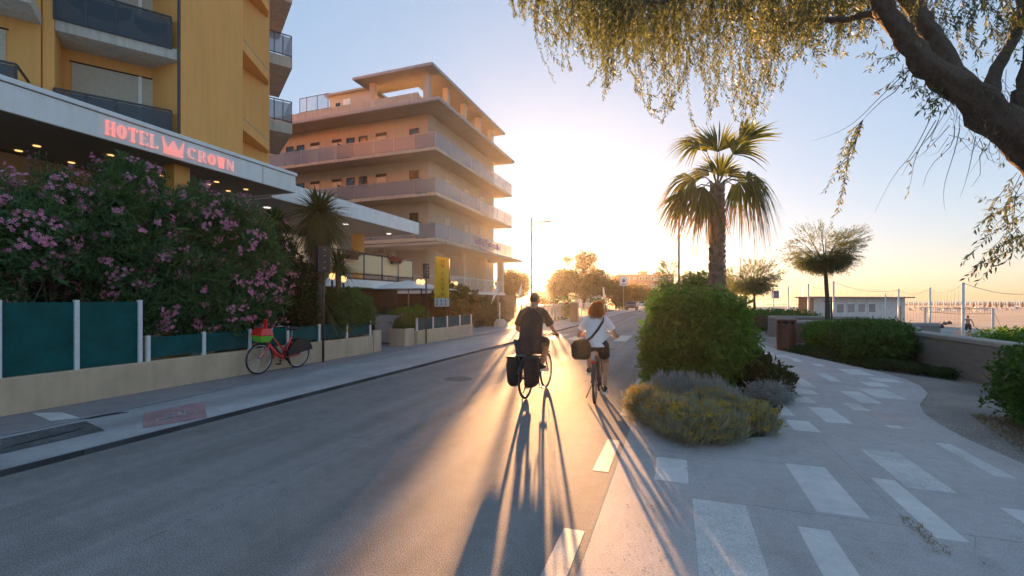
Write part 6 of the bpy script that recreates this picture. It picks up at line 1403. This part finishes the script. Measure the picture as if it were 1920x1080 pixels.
# railings and gate posts
fy = [27.5+k*1.15 for k in range(12)]; t = thing('railing', (-9.3, 27.5, SW), 'light railing with slim white posts along the far left pavement', 'fence')
pm = mesh_of(MB().bx(-.04, .04, -.04, .04, 0, 1.35), 'post'); pieces('post', pm, M['whitemetal'], [(-9.3, y, SW) for y in fy], t)
MB().bx(-9.32, -9.28, 27.5, 40.2, 1.25, 1.3).bx(-9.32, -9.28, 27.5, 40.2, .3, .35).build('rail', M['whitemetal'], t); 
mb = MB(); [mb.bx(-9.31, -9.295, 27.6+k*.19, 27.62+k*.19, .3, 1.25) for k in range(66)]; stuff(mb.build('bars', M['whitemetal'], t))
p = G(1077, 603, SW); t = thing('gate_pillar', (p.x, p.y, SW), 'square brick coloured gate pillar between the two cyclists', 'pillar'); MB().box((p.x, p.y, .75), (.55, .55, 1.4)).build('pillar_body', mat('brick_pillar', (.30, .15, .10), .9, var=.2, scale=8), t, bevel=.02); MB().box((p.x, p.y, 1.5), (.66, .66, .1)).build('cap', M['slab'], t)
fy = [42+k*2.2 for k in range(14)]; t = thing('railing', (-9.6, 42, SW), 'farther pale railing before the distant hedges', 'fence'); pieces('post', pm, M['whitemetal'], [(-9.6, y, SW) for y in fy], t); MB().bx(-9.62, -9.58, 42, 70.6, 1.25, 1.3).build('rail', M['whitemetal'], t)
# sign board and flagged post
p = W(1169, 527, 66); t = thing('sign_board', (p.x, p.y, 0), 'white board sign with a blue emblem beneath the farthest left lamp', 'sign'); MB().box((p.x, p.y, p.z), (1.05, .08, 1.35), YAW).build('board', M['white'], t)
MB().ball((p.x+.02, p.y-.07, p.z+.05), (.26, .03, .26), 14, 8).build('emblem', M['bluepaint'], t); MB().box((p.x+.01, p.y-.06, p.z-.45), (.7, .02, .12), YAW).build('text_bar', M['bluepaint'], t); MB().tube([(p.x, p.y+.06, 0), (p.x, p.y+.06, p.z-.6)], .05, 8).build('post', M['steel'], t)
p = G(1133, 592, SW); t = thing('marker_post', (p.x, p.y, SW), 'white and dark banded warning post just above the head of the woman', 'post'); MB().tube([(p.x, p.y, SW), (p.x, p.y, 1.25)], .05, 8).build('lower_band', M['white'], t); MB().tube([(p.x, p.y, 1.25), (p.x, p.y, 1.75)], .11, 8).build('dark_band', M['black'], t); MB().tube([(p.x, p.y, 1.75), (p.x-.05, p.y, 2.4), (p.x-.1, p.y, 3.0)], [.09, .1, .07], 8).build('upper_band', M['white'], t)
# far buildings
def block(name, px0, px1, ytop, Z, depth, m, label, floors, bays, roofm=None, sides=False):
    a = W(px0, 563, Z); b = W(px1, 563, Z); zt = EYE+Z*(HOR-ytop)/FPX; d = (b-a); d.z = 0; L_ = d.length; d.normalize(); n = Vector((-d.y, d.x, 0)); rz = math.atan2(d.y, d.x)
    t = thing(name, ((a.x+b.x)/2, (a.y+b.y)/2, 0), label, 'building')
    def q(u0, u1, v0, v1, z0, z1, nm, mm, par=None): c = a+d*((u0+u1)/2)+n*((v0+v1)/2); return MB().box((c.x, c.y, (z0+z1)/2), (u1-u0, v1-v0, z1-z0), rz).build(nm, mm, par or t)
    q(0, L_, 0, depth, 0, zt, 'wall', m); q(-.3, L_+.3, -.3, depth+.3, zt, zt+.3, 'roof', roofm or M['roofedge'])
    for f in range(floors):
        for k in range(bays):
            u = (k+.5)*L_/bays; z = zt*(f+.35)/floors; w_ = q(u-L_/bays*.24, u+L_/bays*.24, -.05, 0, z, z+zt/floors*.45, 'window', M['white']); q(u-L_/bays*.18, u+L_/bays*.18, -.07, -.05, z+.1, z+zt/floors*.4, 'pane', M['window'], w_)
    return t, q, L_, zt
brick = mat('brick_render', (.36, .15, .10), .9, var=.12, scale=.6)
t, q, L_, zt = block('apartment_block', 1162, 1262, 516, 165, 12, brick, 'reddish brick apartment block closing the end of the road', 4, 9, mat('red_roof', (.30, .13, .09), .8))
q(L_*.42, L_*.55, 2, 6, zt+.3, zt+1.6, 'stair_tower', brick); q(L_*.72, L_*.8, 2, 6, zt+.3, zt+1.2, 'chimney', brick)
for f in range(4): q(L_*.62, L_*.95, -1.2, -.05, zt*(f+.25)/4, zt*(f+.25)/4+.9, 'balcony', M['slab'])
block('villa', 1088, 1128, 525, 95, 8, M['white'], 'bluish white villa half hidden behind the tallest backlit tree', 2, 3)
block('villa', 1005, 1040, 548, 120, 8, M['peach'], 'low villa in the glare below the sun', 1, 3)
block('villa', 905, 950, 545, 85, 8, M['peach'], 'low house between the peach hotel and the golden tree', 2, 3)
# cars parked far down the road
def car(p, c, label, rz):
    t = thing('parked_car', (0, 0, 0), label, 'car', None)
    body = mat('car_paint', c, .3, metal=.2, coat=.5)
    prof = [(-2.0, .35), (-2.05, .75), (-1.75, .92), (-1.2, .98), (-.7, 1.40), (.7, 1.43), (1.35, .98), (1.95, .85), (2.05, .5), (1.95, .3)]
    MB().loft([[(x*.86, y, z) if z > 1.2 else (x, y, z) for y, z in prof] for x in (-.82, -.78, .78, .82)]).build('body', body, t, bevel=.04)
    MB().loft([[(x, y, z) for y, z in ((-.98, 1.02), (-.62, 1.34), (.62, 1.36), (1.15, 1.02))] for x in (-.80, .80)]).build('side_glass', M['window'], t)
    MB().add([(-.6, -1.2, 1.02), (.6, -1.2, 1.02), (.55, -.78, 1.37), (-.55, -.78, 1.37)], [(0, 1, 2, 3)]).build('rear_window', M['window'], t)
    for x in (-.78, .78):
        for y in (-1.3, 1.3): w_ = MB().cyl((x-.1, y, .31), (x+.1, y, .31), .31, n=18).build('wheel', M['rubber'], t); MB().cyl((x-.11, y, .31), (x+.11, y, .31), .18, n=12).build('rim', M['chrome'], w_)
    for x in (-.62, .62): MB().box((x, -2.05, .72), (.26, .05, .14)).build('rear_lamp', mat('tail_lamp', (.5, .02, .02), .3), t)
    t.location = p; t.rotation_euler = (0, 0, rz)
p = G(1206, 577.5); car((p.x-.3, p.y, 0), (.65, .65, .66), 'white car tiny in the distance where the road ends', 0.05)
p = G(1196, 580.5); car((-6.9, p.y-6, 0), (.05, .05, .06), 'dark car parked by the far pavement before the white car', 0.0)

# ---------------------------------------------------------------- sea air
hz = MB().box((20, 120, 8.3), (420, 460, 21.6)); ho = hz.build('haze', None); ho['kind'] = 'stuff'
hm = bpy.data.materials.new('haze_air'); hm.use_nodes = True; hn = hm.node_tree; hn.nodes.remove(hn.nodes['Principled BSDF']); pv = hn.nodes.new('ShaderNodeVolumePrincipled')
pv.inputs['Color'].default_value = (.98, .95, .92, 1); pv.inputs['Density'].default_value = HAZE; pv.inputs['Anisotropy'].default_value = .72
hn.links.new(pv.outputs[0], hn.nodes['Material Output'].inputs['Volume']); ho.data.materials.append(hm)
